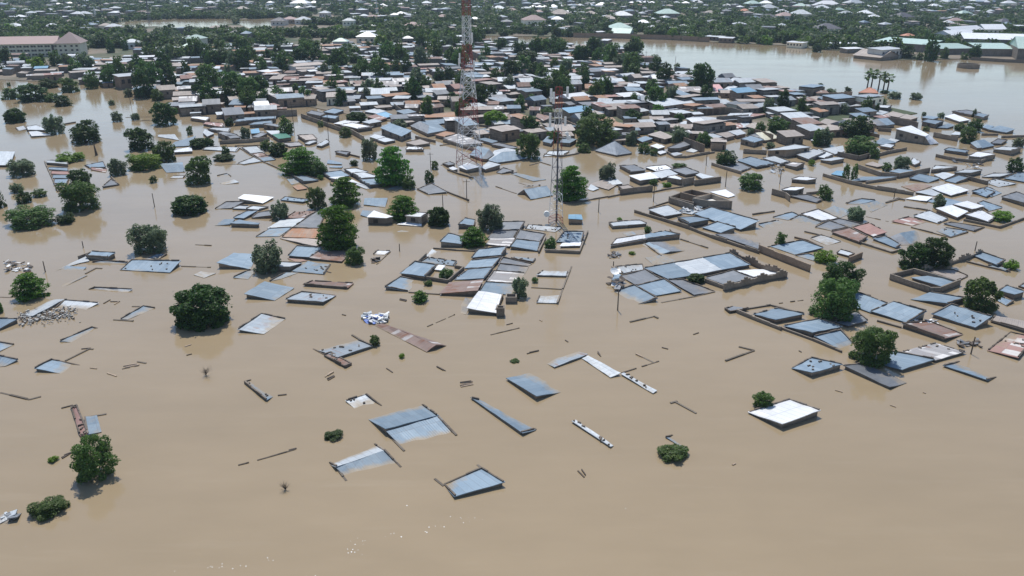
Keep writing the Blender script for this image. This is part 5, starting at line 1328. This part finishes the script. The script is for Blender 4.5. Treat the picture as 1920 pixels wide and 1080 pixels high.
wreck('crumpled scrap metal left of the joined grey roofs', 'H', 255, 350, 600, 740, [RM['k'], WHITEPLASTIC, DARKWOOD, RM['t']], 26, 1.0)
wreck('dark mat of floating branches left of the small gable roof', 'H', 245, 320, 465, 495, [DARKWOOD, RM['k']], 24, .15)
wreck('flat grid of dark sticks floating by the thin pole on the right', 'D', 1505, 1640, 462, 495, [DARKWOOD, RM['k']], 26, .12)
wreck('pale sheet scraps strewn behind the long diagonal wall', 'H', 755, 940, 115, 160, [RM['p'], RM['w'], RM['t']], 30, .5)
wreck('small tin scrap drifting at the lower left corner', 'A', 28, 100, 742, 775, [RM['p'], RM['k']], 9, .25)
wreck('white bits and bricks below the tin roof corner, right of the leaning bushy tree', 'D', 1215, 1410, 338, 362, [WHITEPLASTIC, RM['q']], 16, .35)
wreck('scatter of tin and wood at the foot of the little white sheet roof', 'Q', 60, 125, 500, 525, [DARKWOOD, RM['k']], 14, .25)
wreck('floating tin debris behind the roof with a green bush, upper right', 'N', 1460, 1580, 545, 600, [RM['k'], RM['p'], DARKWOOD], 22, .7)
wreck('dark branches drifting above the silvery roofs, right of the longest wall', 'O', 1270, 1350, 480, 505, [DARKWOOD, RM['k']], 16, .25)
wreck('line of blocks and rags across the water on the far right', 'O', 1390, 1560, 515, 550, [DARKWOOD, WHITEPLASTIC, RM['k']], 24, .2)
def dish():
    X, Y = un(*tp('H', 285, 650)); r = empty('satellite_dish', (X, Y, 0)); tag(r, 'dish', None, 'white satellite dish at the left tip of the joined grey roofs')
    mb = MB(); R = 34 / 4 / ppm(520); n = 18
    for k in range(n):
        a, b = 2 * math.pi * k / n, 2 * math.pi * (k + 1) / n
        for (r1, z1), (r2, z2) in (((0, 0), (R * .55, R * .08)), ((R * .55, R * .08), (R, R * .28))):
            q = [(r1 * math.cos(a), r1 * math.sin(a), z1), (r2 * math.cos(a), r2 * math.sin(a), z2), (r2 * math.cos(b), r2 * math.sin(b), z2), (r1 * math.cos(b), r1 * math.sin(b), z1)]
            mb.face(q if r1 else q[1:])
    o = mb.build('dish_bowl', WHITEPLASTIC, r); o.location = (0, 0, 1.1); o.rotation_euler = (.5, .25, 0)
    m2 = MB(); m2.bar((0, 0, -1), (0, 0, 1.1), .08); m2.build('stand', DARKWOOD, r)
dish()
def foam():  # small white quads added on the water to stand in for sun glints
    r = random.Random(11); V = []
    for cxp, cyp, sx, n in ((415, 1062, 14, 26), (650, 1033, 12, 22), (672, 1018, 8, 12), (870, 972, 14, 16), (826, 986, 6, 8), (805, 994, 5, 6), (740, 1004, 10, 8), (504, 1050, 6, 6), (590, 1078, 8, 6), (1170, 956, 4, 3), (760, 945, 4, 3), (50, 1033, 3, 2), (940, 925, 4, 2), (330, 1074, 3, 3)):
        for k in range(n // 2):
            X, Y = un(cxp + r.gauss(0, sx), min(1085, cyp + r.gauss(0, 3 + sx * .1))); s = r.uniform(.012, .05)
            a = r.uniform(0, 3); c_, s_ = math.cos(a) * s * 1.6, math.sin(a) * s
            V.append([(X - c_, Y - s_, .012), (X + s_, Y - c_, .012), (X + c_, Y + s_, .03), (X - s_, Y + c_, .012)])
    o = bpy.data.objects.new('foam', quads_mesh('foam', np.array(V), WHITEPLASTIC)); link(o); stuff(o, 'white flecks standing in for sun glints on the near water')
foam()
# ------------------------------------------------------------------ the standing mid-town: rows of houses with shared meshes
def house_template(var):
    r = random.Random(300 + var); L, D, h = 1.0, 1.0, 1.0
    wall = MB(); wall.prism([(-.5, -.5, .90), (.5, -.5, .90), (.5, .5, 1.0), (-.5, .5, 1.0)], -.3)
    roof = MB()
    o = .05
    if var % 4 == 3:
        a, b, c, d = (-.5 - o, -.5 - o, .95), (.5 + o, -.5 - o, .95), (.5 + o, .5 + o, .95), (-.5 - o, .5 + o, .95)
        e, f = (-.5 - o, 0, 1.35), (.5 + o, 0, 1.35)
        roof.face([a, b, f, e], [(0, 0), (8, 0), (8, 3), (0, 3)]); roof.face([c, d, e, f], [(0, 0), (8, 0), (8, 3), (0, 3)])
        roof.face([b, c, f]); roof.face([d, a, e])
    else:
        s = (.0, .10, -.08, 0)[var % 4]
        roof.prism([(-.5 - o, -.5 - o, 1.0 - s), (.5 + o, -.5 - o, 1.02 - s), (.5 + o, .5 + o, 1.10 + s), (-.5 - o, .5 + o, 1.12 + s)], .88)
        roof.F = roof.F[-1:]; u = roof.uv[-4:]; roof.V = roof.V[-4:]; roof.F = [(0, 1, 2, 3)]; roof.uv = [(p[0] * 7, p[1] * 5) for p in u]; roof.mi = [0]
    door = MB(); x = r.uniform(-.35, .35); door.box((x, -.5, .38), (.12, .03, .66))
    win = MB(); x2 = x + (.35 if x < 0 else -.35); win.box((x2, -.5, .60), (.11, .03, .25))
    def me(mb, name, mat):
        ob = mb.build(name, mat); m = ob.data; bpy.data.objects.remove(ob); return m
    return wall, roof, me(door, 'door', OPENING), me(win, 'window', OPENING), me
TW, TR = {}, {}
TEMPL = [house_template(v) for v in range(8)]
def templ(var, wm, rm):
    wall, roof, d, w_, me = TEMPL[var]
    if (var, wm.name) not in TW: TW[var, wm.name] = me(wall, 'wall', wm)
    if (var, rm) not in TR: TR[var, rm] = me(roof, 'roof', RM[rm])
    return TW[var, wm.name], TR[var, rm], d, w_
cells = {}
for fx, fy, fr in FOOT: cells.setdefault((int(fx // 20), int(fy // 20)), []).append((fx, fy, fr))
def free(x, y, r):
    i, j = int(x // 20), int(y // 20)
    for a in (i - 1, i, i + 1):
        for b in (j - 1, j, j + 1):
            for fx, fy, fr in cells.get((a, b), ()):
                if math.hypot(fx - x, fy - y) < r + fr * .8: return False
    return True
def take(x, y, r):
    FOOT.append((x, y, r)); cells.setdefault((int(x // 20), int(y // 20)), []).append((x, y, r))
def pix(X, Y, Z=0.0):
    dz = Z - CAM_H; depth = Y * CP - dz * SP; up = Y * SP + dz * CP
    return 960 + F_PX * X / depth, 540 - F_PX * up / depth
TOWN = [(-60, 142), (160, 158), (330, 190), (350, 232), (470, 240), (515, 215), (560, 198), (600, 212), (690, 232), (770, 252), (870, 264), (1000, 262), (1140, 268), (1290, 284), (1420, 280), (1560, 262), (1640, 236), (1715, 214), (1640, 198), (1560, 184), (1440, 168),
        (1340, 153), (1235, 128), (1190, 106), (1150, 94), (1010, 88), (880, 82), (560, 70), (200, 98), (160, 112), (-60, 116)]
SQUARE = [(160, 90), (260, 92), (262, 112), (200, 118), (150, 112)]
r2 = random.Random(21)
ROT = 0.33
cand = []
u = -420
cr, sr = math.cos(ROT), math.sin(ROT)
for iu in range(-52, 60):
    for iv in range(15, 82):
        gu = iu * 8.0 + r2.uniform(-2.2, 2.2); gv = iv * 6.6 + r2.uniform(-1.5, 1.5) + 2.5 * math.sin(iu * .9)
        if (iu + iv // 4) % 8 == 0 or (iv + iu // 9) % 9 == 0: continue                      # lanes
        X, Y = gu * cr - gv * sr + 60, gu * sr + gv * cr
        if Y < 40: continue
        x, y = pix(X, Y)
        if x < -40 or x > 1960 or not inside(TOWN, x, y) or inside(SQUARE, x, y): continue
        cand.append((Y, X, x, y))
cand.sort()
far_h = []; nh = 0
for Y, X, x, y in cand:
    wd, dp = r2.uniform(3.8, 10.0), r2.uniform(3.4, 6.4); h = r2.uniform(1.7, 3.5)
    if not free(X, Y, 0.42 * (wd + dp) / 2): continue
    if r2.random() < 0.10: continue
    mat = r2.choices('tpkrnoxswqu', (15, 25, 9, 11, 24, 9, 8, 6, 6, 9, 1))[0]
    rot = ROT + r2.choice((0, 0, math.pi / 2)) + r2.gauss(0, .2)
    var = r2.randrange(8)
    take(X, Y, 2.0)
    if nh < 285:
        nh += 1
        root = empty('town_house', (X, Y, 0.1)); root.rotation_euler.z = rot if abs(rot) < .8 else rot - math.pi / 2 + r2.uniform(-.1, .1); root.scale = (wd, dp, h)
        if abs(rot) >= .8: root.scale = (dp, wd, h)
        wm = r2.choices((WALL, MUD, PLASTER), (6, 4, 0.4))[0]
        for nm, me_ in zip(('wall', 'roof', 'door', 'window'), templ(var, wm, mat)):
            link(bpy.data.objects.new(nm, me_), root)
        tag(root, 'house', 'standing town houses', None, LOOK[mat] + (' gabled' if var % 4 == 3 else '') + ' town house', x, y - 5, 'H')
    else: far_h.append((X, Y, wd, dp, h, rot, mat))
# small lean-to sheds packed into the gaps
r5 = random.Random(9); ns = 0
for q in range(9000):
    if ns >= 230: break
    x = r5.uniform(0, 1700); y = r5.uniform(125, 284)
    if not inside(TOWN, x, y) or inside(SQUARE, x, y): continue
    X, Y = un(x, y)
    if 1590 < x < 1700 and y < 200: continue
    wd, dp = r5.uniform(3.0, 5.5), r5.uniform(2.6, 3.8)
    if not free(X, Y, .36 * wd): continue
    root = empty('lean_to_shed', (X, Y, 0.05)); root.rotation_euler.z = ROT + r5.gauss(0, .25); root.scale = (wd, dp, r5.uniform(1.2, 2.3))
    mat = r5.choices('tpkrnoxqs', (16, 22, 10, 12, 24, 8, 8, 8, 5))[0]; var = r5.randrange(3)
    for nm, me_ in zip(('wall', 'roof', 'door'), templ(var, r5.choice((WALL, WALL, MUD)), mat)):
        link(bpy.data.objects.new(nm, me_), root)
    tag(root, 'shed', 'small sheds between the houses', None, LOOK[mat] + ' small shed', x, y - 3, 'H' if y < 190 else 'near'); take(X, Y, 1.6); ns += 1
# low yard walls between the houses
r3 = random.Random(5); ymb = 0
for k in range(150):
    Y, X, x, y = r3.choice(cand[:int(len(cand) * .75)])
    L = r3.uniform(7, 15); rot = ROT + r3.choice((0, math.pi / 2)); X2, Y2 = X + 4.0 * math.cos(ROT), Y + 4.0 * math.sin(ROT)
    if not free(X2, Y2, -1.2): continue
    mb = MB(); h = r3.uniform(1.6, 2.4); mb.box((0, 0, h / 2 - .2), (L, .25, h + .4), rot)
    for q in range(int(L / 2.5)):
        mb.box(((q - L / 5 + .5) * 2.5 * math.cos(rot), (q - L / 5 + .5) * 2.5 * math.sin(rot), h / 2 - .18), (.35, .36, h + .5), rot)
    tag(mb.build('yard_wall', r3.choice((WALL, MUD)), None, (X2, Y2, 0)), 'wall', 'yard walls between town houses', None, 'town yard wall', *pix(X2, Y2), 'H')

# ------------------------------------------------------------------ villas beyond the river
vi = 0
VLOOK = {'w': 'white-roofed villa', 'n': 'tan-roofed villa', 'v': 'pale green villa', 'b': 'brown-roofed villa', 'd': 'dark-roofed villa', 'e': 'terracotta villa', 'p': 'pale-roofed villa'}
for s_ in VILLAS.split('|'):
    x, y, wpx, mcode = s_.split(); x, y, wpx = float(x), float(y), float(wpx)
    if mcode == 'w' and r2.random() < .45: mcode = 'p'
    X, Y = un(x, y); wd = wpx / ppm(y); wd = min(wd, 34)
    dp = min(wd * .8, 16); hw = 3.8; rise = min(dp, wd) * .26
    root = empty('villa', (X, Y, .3)); root.rotation_euler.z = r2.uniform(-.3, .3)
    tag(root, 'villa', 'villas beyond the river', None, VLOOK[mcode], x, y - 4, 'V')
    mw = MB(); mw.prism([(-wd / 2, -dp / 2, hw), (wd / 2, -dp / 2, hw), (wd / 2, dp / 2, hw), (-wd / 2, dp / 2, hw)], -.5); mw.build('wall', r2.choice((PLASTER, WHITEWALL, WALL)), root)
    rf = MB(); o = .5; a, b, c, d = (-wd / 2 - o, -dp / 2 - o, hw), (wd / 2 + o, -dp / 2 - o, hw), (wd / 2 + o, dp / 2 + o, hw), (-wd / 2 - o, dp / 2 + o, hw)
    k = max(0, wd / 2 - dp / 2); e, f = (-k, 0, hw + rise), (k + .01, 0, hw + rise)
    for q in ([a, b, f, e], [b, c, f], [c, d, e, f], [d, a, e]): rf.face(q, [(p[0], p[1]) for p in q])
    rf.build('roof', RM[mcode], root)
    for q in range(3):
        b_ = MB(); b_.box((wd * (q - 1) * .3, -dp / 2, 1.7), (1.3, .14, 1.2)); b_.build('window', WIN, root)
    take(X, Y, max(wd, dp) * .55)
    for q in (12, 24, 36, 50): take(X, Y - q, max(wd, dp) * .4)

# ------------------------------------------------------------------ trees beyond: single ones first, then the wood as one mass
r4 = random.Random(77)
def land_at(x, y):
    return (inside(FARBANK, x, y) or inside(LAND, x, y)) and not inside(LAKE, x, y)
ntree = 0; tries = 0
while ntree < 120 and tries < 5000:                                   # along the far bank and the back of the town
    tries += 1
    if r4.random() < .62:
        x = r4.uniform(600, 1925); yb = np.interp(x, [600, 870, 1140, 1350, 1530, 1600, 1920], [72, 67, 70, 79, 92, 90, 98]); y = yb - abs(r4.gauss(0, 9))
    else:
        x = r4.uniform(0, 1150); y = r4.uniform(58, 100)
    if (46 < y < 60 and 190 < x < 680) or (860 < x < 1210 and 69 < y < 100): continue
    if not land_at(x, y) or y < 44 or inside(SQUARE, x, y): continue
    X, Y = un(x, y)
    if not free(X, Y, 1.6): continue
    wd = r4.uniform(5.5, 9.5); kind = r4.choice('nnnddmwy' if y < 90 else 'nnd')
    tree_at(kind, X, Y, wd, wd * r4.uniform(.7, .95), x, y - 6, wd * ppm(y), None, group='trees beyond the town')
    take(X, Y, 3.0); ntree += 1
k = 0
for q in range(900):                                                  # yard trees standing between the town houses
    if k >= 110: break
    Y, X, x, y = r4.choice(cand)
    X += r4.uniform(-4, 4); Y += r4.uniform(-4, 4)
    if not free(X, Y, .3) or 1330 < pix(X, Y)[0] < 1780: continue
    wd = r4.uniform(5.5, 10); k += 1
    tree_at(r4.choice('nnnddw'), X, Y, wd, wd * r4.uniform(.85, 1.15) + 1.5, x, y - 10, wd * ppm(y), None, group='yard trees of the town'); take(X, Y, 3)
# far wood
lowq = [crown_quads(k, 170, .155, 900 + i) for i, k in enumerate(('n', 'n', 'm', 'w', 'n', 'm'))]
lowf = [crown_quads(k, 56, .26, 950 + i) for i, k in enumerate(('n', 'n', 'm', 'w', 'n', 'm'))]
V, MI = [], []; cnt = 0; tries = 0
while cnt < 9500 and tries < 90000:
    tries += 1
    y = 0.5 + 98 * r4.random() ** 1.25
    X0, Y0 = un(960, y); Y = Y0
    x = r4.uniform(-60, 1980)
    if inside(SQUARE, x, y) or (860 < x < 1210 and 70 < y < 100): continue
    if y > 3 and not land_at(x, y): continue
    if inside(TOWN, x, y) and r4.random() < .93: continue
    X, Y = un(x, y); near = ppm(y)
    if not free(X, Y, 1.0 if y > 30 else .2): continue
    cl = math.sin(X * .021 + 1.3) * math.sin(Y * .017) + .5 * math.sin(X * .053 + Y * .031)
    if cl < -.15 and r4.random() < .85: continue
    if 48 < y < 64 and 190 < x < 680: continue
    wd = r4.uniform(4.5, 9.5); ht = wd * r4.uniform(.55, .9); i = r4.randrange(6); q = (lowq if y > 28 else lowf)[i]
    a = r4.uniform(0, 6.28); ca, sa = math.cos(a), math.sin(a)
    P = np.empty_like(q); P[..., 0] = (q[..., 0] * ca - q[..., 1] * sa) * wd + X; P[..., 1] = (q[..., 0] * sa + q[..., 1] * ca) * wd + Y; P[..., 2] = q[..., 2] * ht + .3
    V.append(P); MI += [r4.choice((0, 0, 0, 1, 1, 1, 2))] * len(q); cnt += 1
    if y > 30: take(X, Y, wd * .28)
o = bpy.data.objects.new('distant_woods', quads_mesh('distant_woods', np.concatenate(V), [LEAF['n'], LEAF['m'], LEAF['w'], LEAF['y']], MI)); link(o)
stuff(o, 'dark green wood spreading between the far roofs to the top edge')
# far roofs as one mass
mats = ['t', 'p', 'w', 'k', 'n', 'r', 'o', 'b']; mb = MB()
wmi = len(mats)
def far_house(X, Y, wd, dp, h, rot, m, rise):
    c_, s_ = math.cos(rot), math.sin(rot); T = lambda x, y, z: (X + x * c_ - y * s_, Y + x * s_ + y * c_, z)
    Q = [T(-wd / 2, -dp / 2, h), T(wd / 2, -dp / 2, h), T(wd / 2, dp / 2, h + .3), T(-wd / 2, dp / 2, h + .3)]
    mb.prism(Q, -.3, wmi, False)
    mi = mats.index(m) if m in mats else 1
    if rise:
        e = T(0, 0, h + rise)
        for i in range(4): mb.face([Q[i], Q[(i + 1) % 4], e], [(0, 0), (wd, 0), (wd / 2, dp / 2)], mi)
    else: mb.face([(p[0], p[1], p[2] + .05) for p in Q], [(0, 0), (wd, 0), (wd, dp), (0, dp)], mi)
for a in far_h: far_house(*a, 0)
n = 0; tries = 0
while n < 520 and tries < 30000:
    tries += 1
    y = 1 + 95 * r4.random() ** 1.5; x = r4.uniform(-40, 1960)
    if not land_at(x, y) or inside(TOWN, x, y) or inside(SQUARE, x, y) or (36 < y < 62 and 190 < x < 680): continue
    if 60 < y and r4.random() < .5: continue
    X, Y = un(x, y)
    if y > 30 and not free(X, Y, 2.5): continue
    far_house(X, Y, r4.uniform(5, 12), r4.uniform(5, 9), r4.uniform(3.2, 5.5), r4.uniform(-.5, .9), r4.choices('tpwknbo', (5, 6, 4, 4, 3, 1, 0.4))[0], r4.choice((0, 0, 1.6)))
    n += 1
stuff(mb.build('distant_houses', [RM[m] for m in mats] + [WALL]), 'pale roofs scattered through the far wood towards the horizon')
def lampish(label, x, yb, yt, mat):
    X, Y = un(x, yb); z = height_px(x, yb, yt); mb2 = MB()
    for k in range(3):
        a = k * 2.094; b0 = (1.6 * math.cos(a), 1.6 * math.sin(a), 0)
        a2 = (k + 1) * 2.094; b1 = (1.6 * math.cos(a2), 1.6 * math.sin(a2), 0)
        mb2.bar(b0, (0.2 * math.cos(a), .2 * math.sin(a), z), .16)
        for q in range(8):
            t0, t1 = q / 8, (q + 1) / 8
            mb2.bar(lerp(b0, (0, 0, z), t0), lerp(b1, (0, 0, z), t1), .08)
    tag(mb2.build('radio_mast', mat, None, (X, Y, 0)), 'mast', None, label)
lampish('far grey radio mast above the small lake', 281, 44, 0, GREYSTEEL)
lampish('far pale radio mast left of the small lake', 180, 36, 12, WHITESTEEL)
lampish('far thin mast amid the central woods', 707, 30, 2, WHITESTEEL)

# ------------------------------------------------------------------ haze: even pale air round everything
hm = bpy.data.materials.new('haze'); hm.use_nodes = True
hn, hl = hm.node_tree.nodes, hm.node_tree.links
hn.remove(hn['Principled BSDF'])
pv = hn.new('ShaderNodeVolumePrincipled'); pv.inputs['Color'].default_value = (0.66, 0.82, 1.0, 1); pv.inputs['Density'].default_value = 0.00013
hl.new(pv.outputs[0], hn['Material Output'].inputs['Volume'])
hb = MB(); hb.box((0, R_ / 2 - 200, 29), (2 * R_ + 40, R_ + 640, 64)); hz = hb.build('haze', hm); stuff(hz, 'thin bluish haze over the town')

# ------------------------------------------------------------------ labels: look + where it stands, each singled out
ANCH = {'near': """880 290 the striped lattice tower|1042 340 the antenna mast|380 565 the round mango tree|1152 280 the white pyramid roof|70 90 the long cream block|1645 148 the fan palms|1560 540 the tall twin trees|765 632 the rusty ridge roof
640 430 the tall layered tree|756 385 the flat-topped layered tree|1340 530 the stepped-wall compound|1320 378 the roofless block building|912 565 the bright white-ribbed roof|770 800 the double grey roof|1472 776 the lone white roof|178 855 the lower-left bushy tree|90 945 the low spreading bush
1730 480 the two-crowned dark tree|1838 548 the round right-edge tree|1636 635 the leaning bushy tree|502 475 the grey-green round tree|280 435 the loose airy tree|150 355 the big row-house tree|78 405 the long hedge-like clump|372 315 the broad round tree
570 298 the wide flat-topped tree|735 305 the tall tiered tree|992 265 the tree between towers|1112 238 the big broad tree|920 400 the silvery tree|1072 340 the tree behind the mast|1720 250 the grey-walled hall|1780 353 the glaring white roof|1437 254 the cream gable roof
712 405 the white-topped hut|482 372 the white-roofed hut|527 256 the emerald roof|1262 845 the stalked floating bush|80 590 the rubble heap|57 535 the jagged layered tree|305 212 the dark lone tree|165 243 the spreading dark tree|745 245 the big grey barn
1640 210 the large canal tree|1370 170 the pink roof|1627 170 the orange pyramid roof|1500 275 the concrete hall|1265 342 the walled compound|700 605 the blue cloth heap|1115 800 the stone-weighted strip|940 775 the long roof sliver|625 812 the round floating bush|385 690 the leafless shrub
1260 480 the small gable roof|180 290 the leaning stump|1600 400 the grey willowy tree|1830 365 the white roof trio|1615 430 the rusty twin roofs|1055 690 the rust-streaked shed|1710 470 the sloping dark gable|240 490 the walled box house|670 640 the rust-striped roof|620 560 the grimy flat roof""",
'H': """880 200 the striped lattice tower|880 110 the tower's upper stripes|1050 175 the mast top|60 88 the long cream block|485 150 the big mid-town tree|1228 110 the lone river tree|1370 170 the pink roof|820 218 the long orange roof|585 130 the whitewashed mud house|1215 180 the conical tree|690 150 the grassy yard
640 215 the flooded lane|225 130 the tall left tree|305 210 the dark lone tree|920 170 the tree beside the tower|1010 155 the large dark tree|1135 155 the round bright-roofed tree|1437 254 the cream gable roof|1600 235 the canal-side tree|1627 170 the orange pyramid roof|1320 160 the dark bank tree|400 105 the dark tree group|565 100 the central dark trees
780 150 the rooftop tree pair|1440 195 the grey right-hand tree|1120 230 the big broad tree|250 155 the split-roof mud house|90 160 the left water trees|845 95 the dark tree by the tower|1060 95 the riverbank trees|720 95 the pale sheds|330 130 the scattered left roofs|960 230 the yellow-green tree|1300 230 the walled right houses""",
'V': """1000 15 the white villa row|1225 38 the two tan mansions|1470 35 the dark-roofed mansions|1548 55 the slate-roofed mansion|1700 78 the terracotta villa|1800 60 the white halls|1810 28 the blue-green villa|570 40 the small lake|780 50 the big brown roof|1000 42 the brown-white mansion|1160 55 the far bank wall|110 50 the cream block's trees|280 20 the radio mast|330 45 the lake's left end|880 20 the striped tower's top|1620 20 the far white roofs|1750 10 the top right roofs|1400 15 the green-roofed hall|660 80 the pale town roofs|470 70 the dark tree group"""}
ANC = {k: [(float(a.split()[0]), float(a.split()[1]), ' '.join(a.split()[2:])) for a in v.replace('\n', '|').split('|')] for k, v in ANCH.items()}
NUM = ['first', 'second', 'third', 'fourth', 'fifth', 'sixth', 'seventh', 'eighth', 'ninth', 'tenth', 'eleventh', 'twelfth', 'thirteenth', 'fourteenth', 'fifteenth', 'sixteenth', 'seventeenth', 'eighteenth', 'nineteenth', 'twentieth']
CARD = ['', 'one', 'two', 'three', 'four', 'five', 'six', 'seven', 'eight', 'nine', 'ten', 'eleven', 'twelve', 'thirteen', 'fourteen', 'fifteen', 'sixteen', 'seventeen', 'eighteen', 'nineteen', 'twenty']
buckets = {}
for o, look, px, py, key in THINGS:
    k = key if key in ('H', 'V') else ('V' if (py < 62) else 'H' if py < 190 else 'near')
    best = min(ANC[k], key=lambda a: math.hypot(a[0] - px, (a[1] - py) * 1.6))
    dx, dy = px - best[0], py - best[1]; d = math.hypot(dx, dy)
    if abs(dx) > 1.3 * abs(dy): rel = 'left of' if dx < 0 else 'right of'
    else: rel = 'behind' if dy < 0 else 'in front of'
    if d < 55 and k == 'near': rel = 'just ' + rel
    elif d > 130: rel = 'well ' + rel
    buckets.setdefault(f'{look}, {rel} {best[2]}', []).append((px, py, o))
for base, L_ in buckets.items():
    L_.sort(key=lambda q: (q[0], q[1])); n = len(L_)
    for i, (px, py, o) in enumerate(L_):
        if n == 1: lab = base
        elif n == 2: lab = ('left-hand ', 'right-hand ')[i] + base
        elif i == 0: lab = 'leftmost ' + base
        elif i == n - 1: lab = 'rightmost ' + base
        else: lab = f'{NUM[min(i, 19)]} from left of {CARD[min(n, 20)]}: {base}' if n < 21 else f'{NUM[min(i, 19)]} from left, {base}'
        for cut in (' gabled', ' small', 'well ', 'just ', ' the'):
            if len(lab.replace('-', '').split()) > 16: lab = lab.replace(cut, '', 1)
        o['label'] = lab
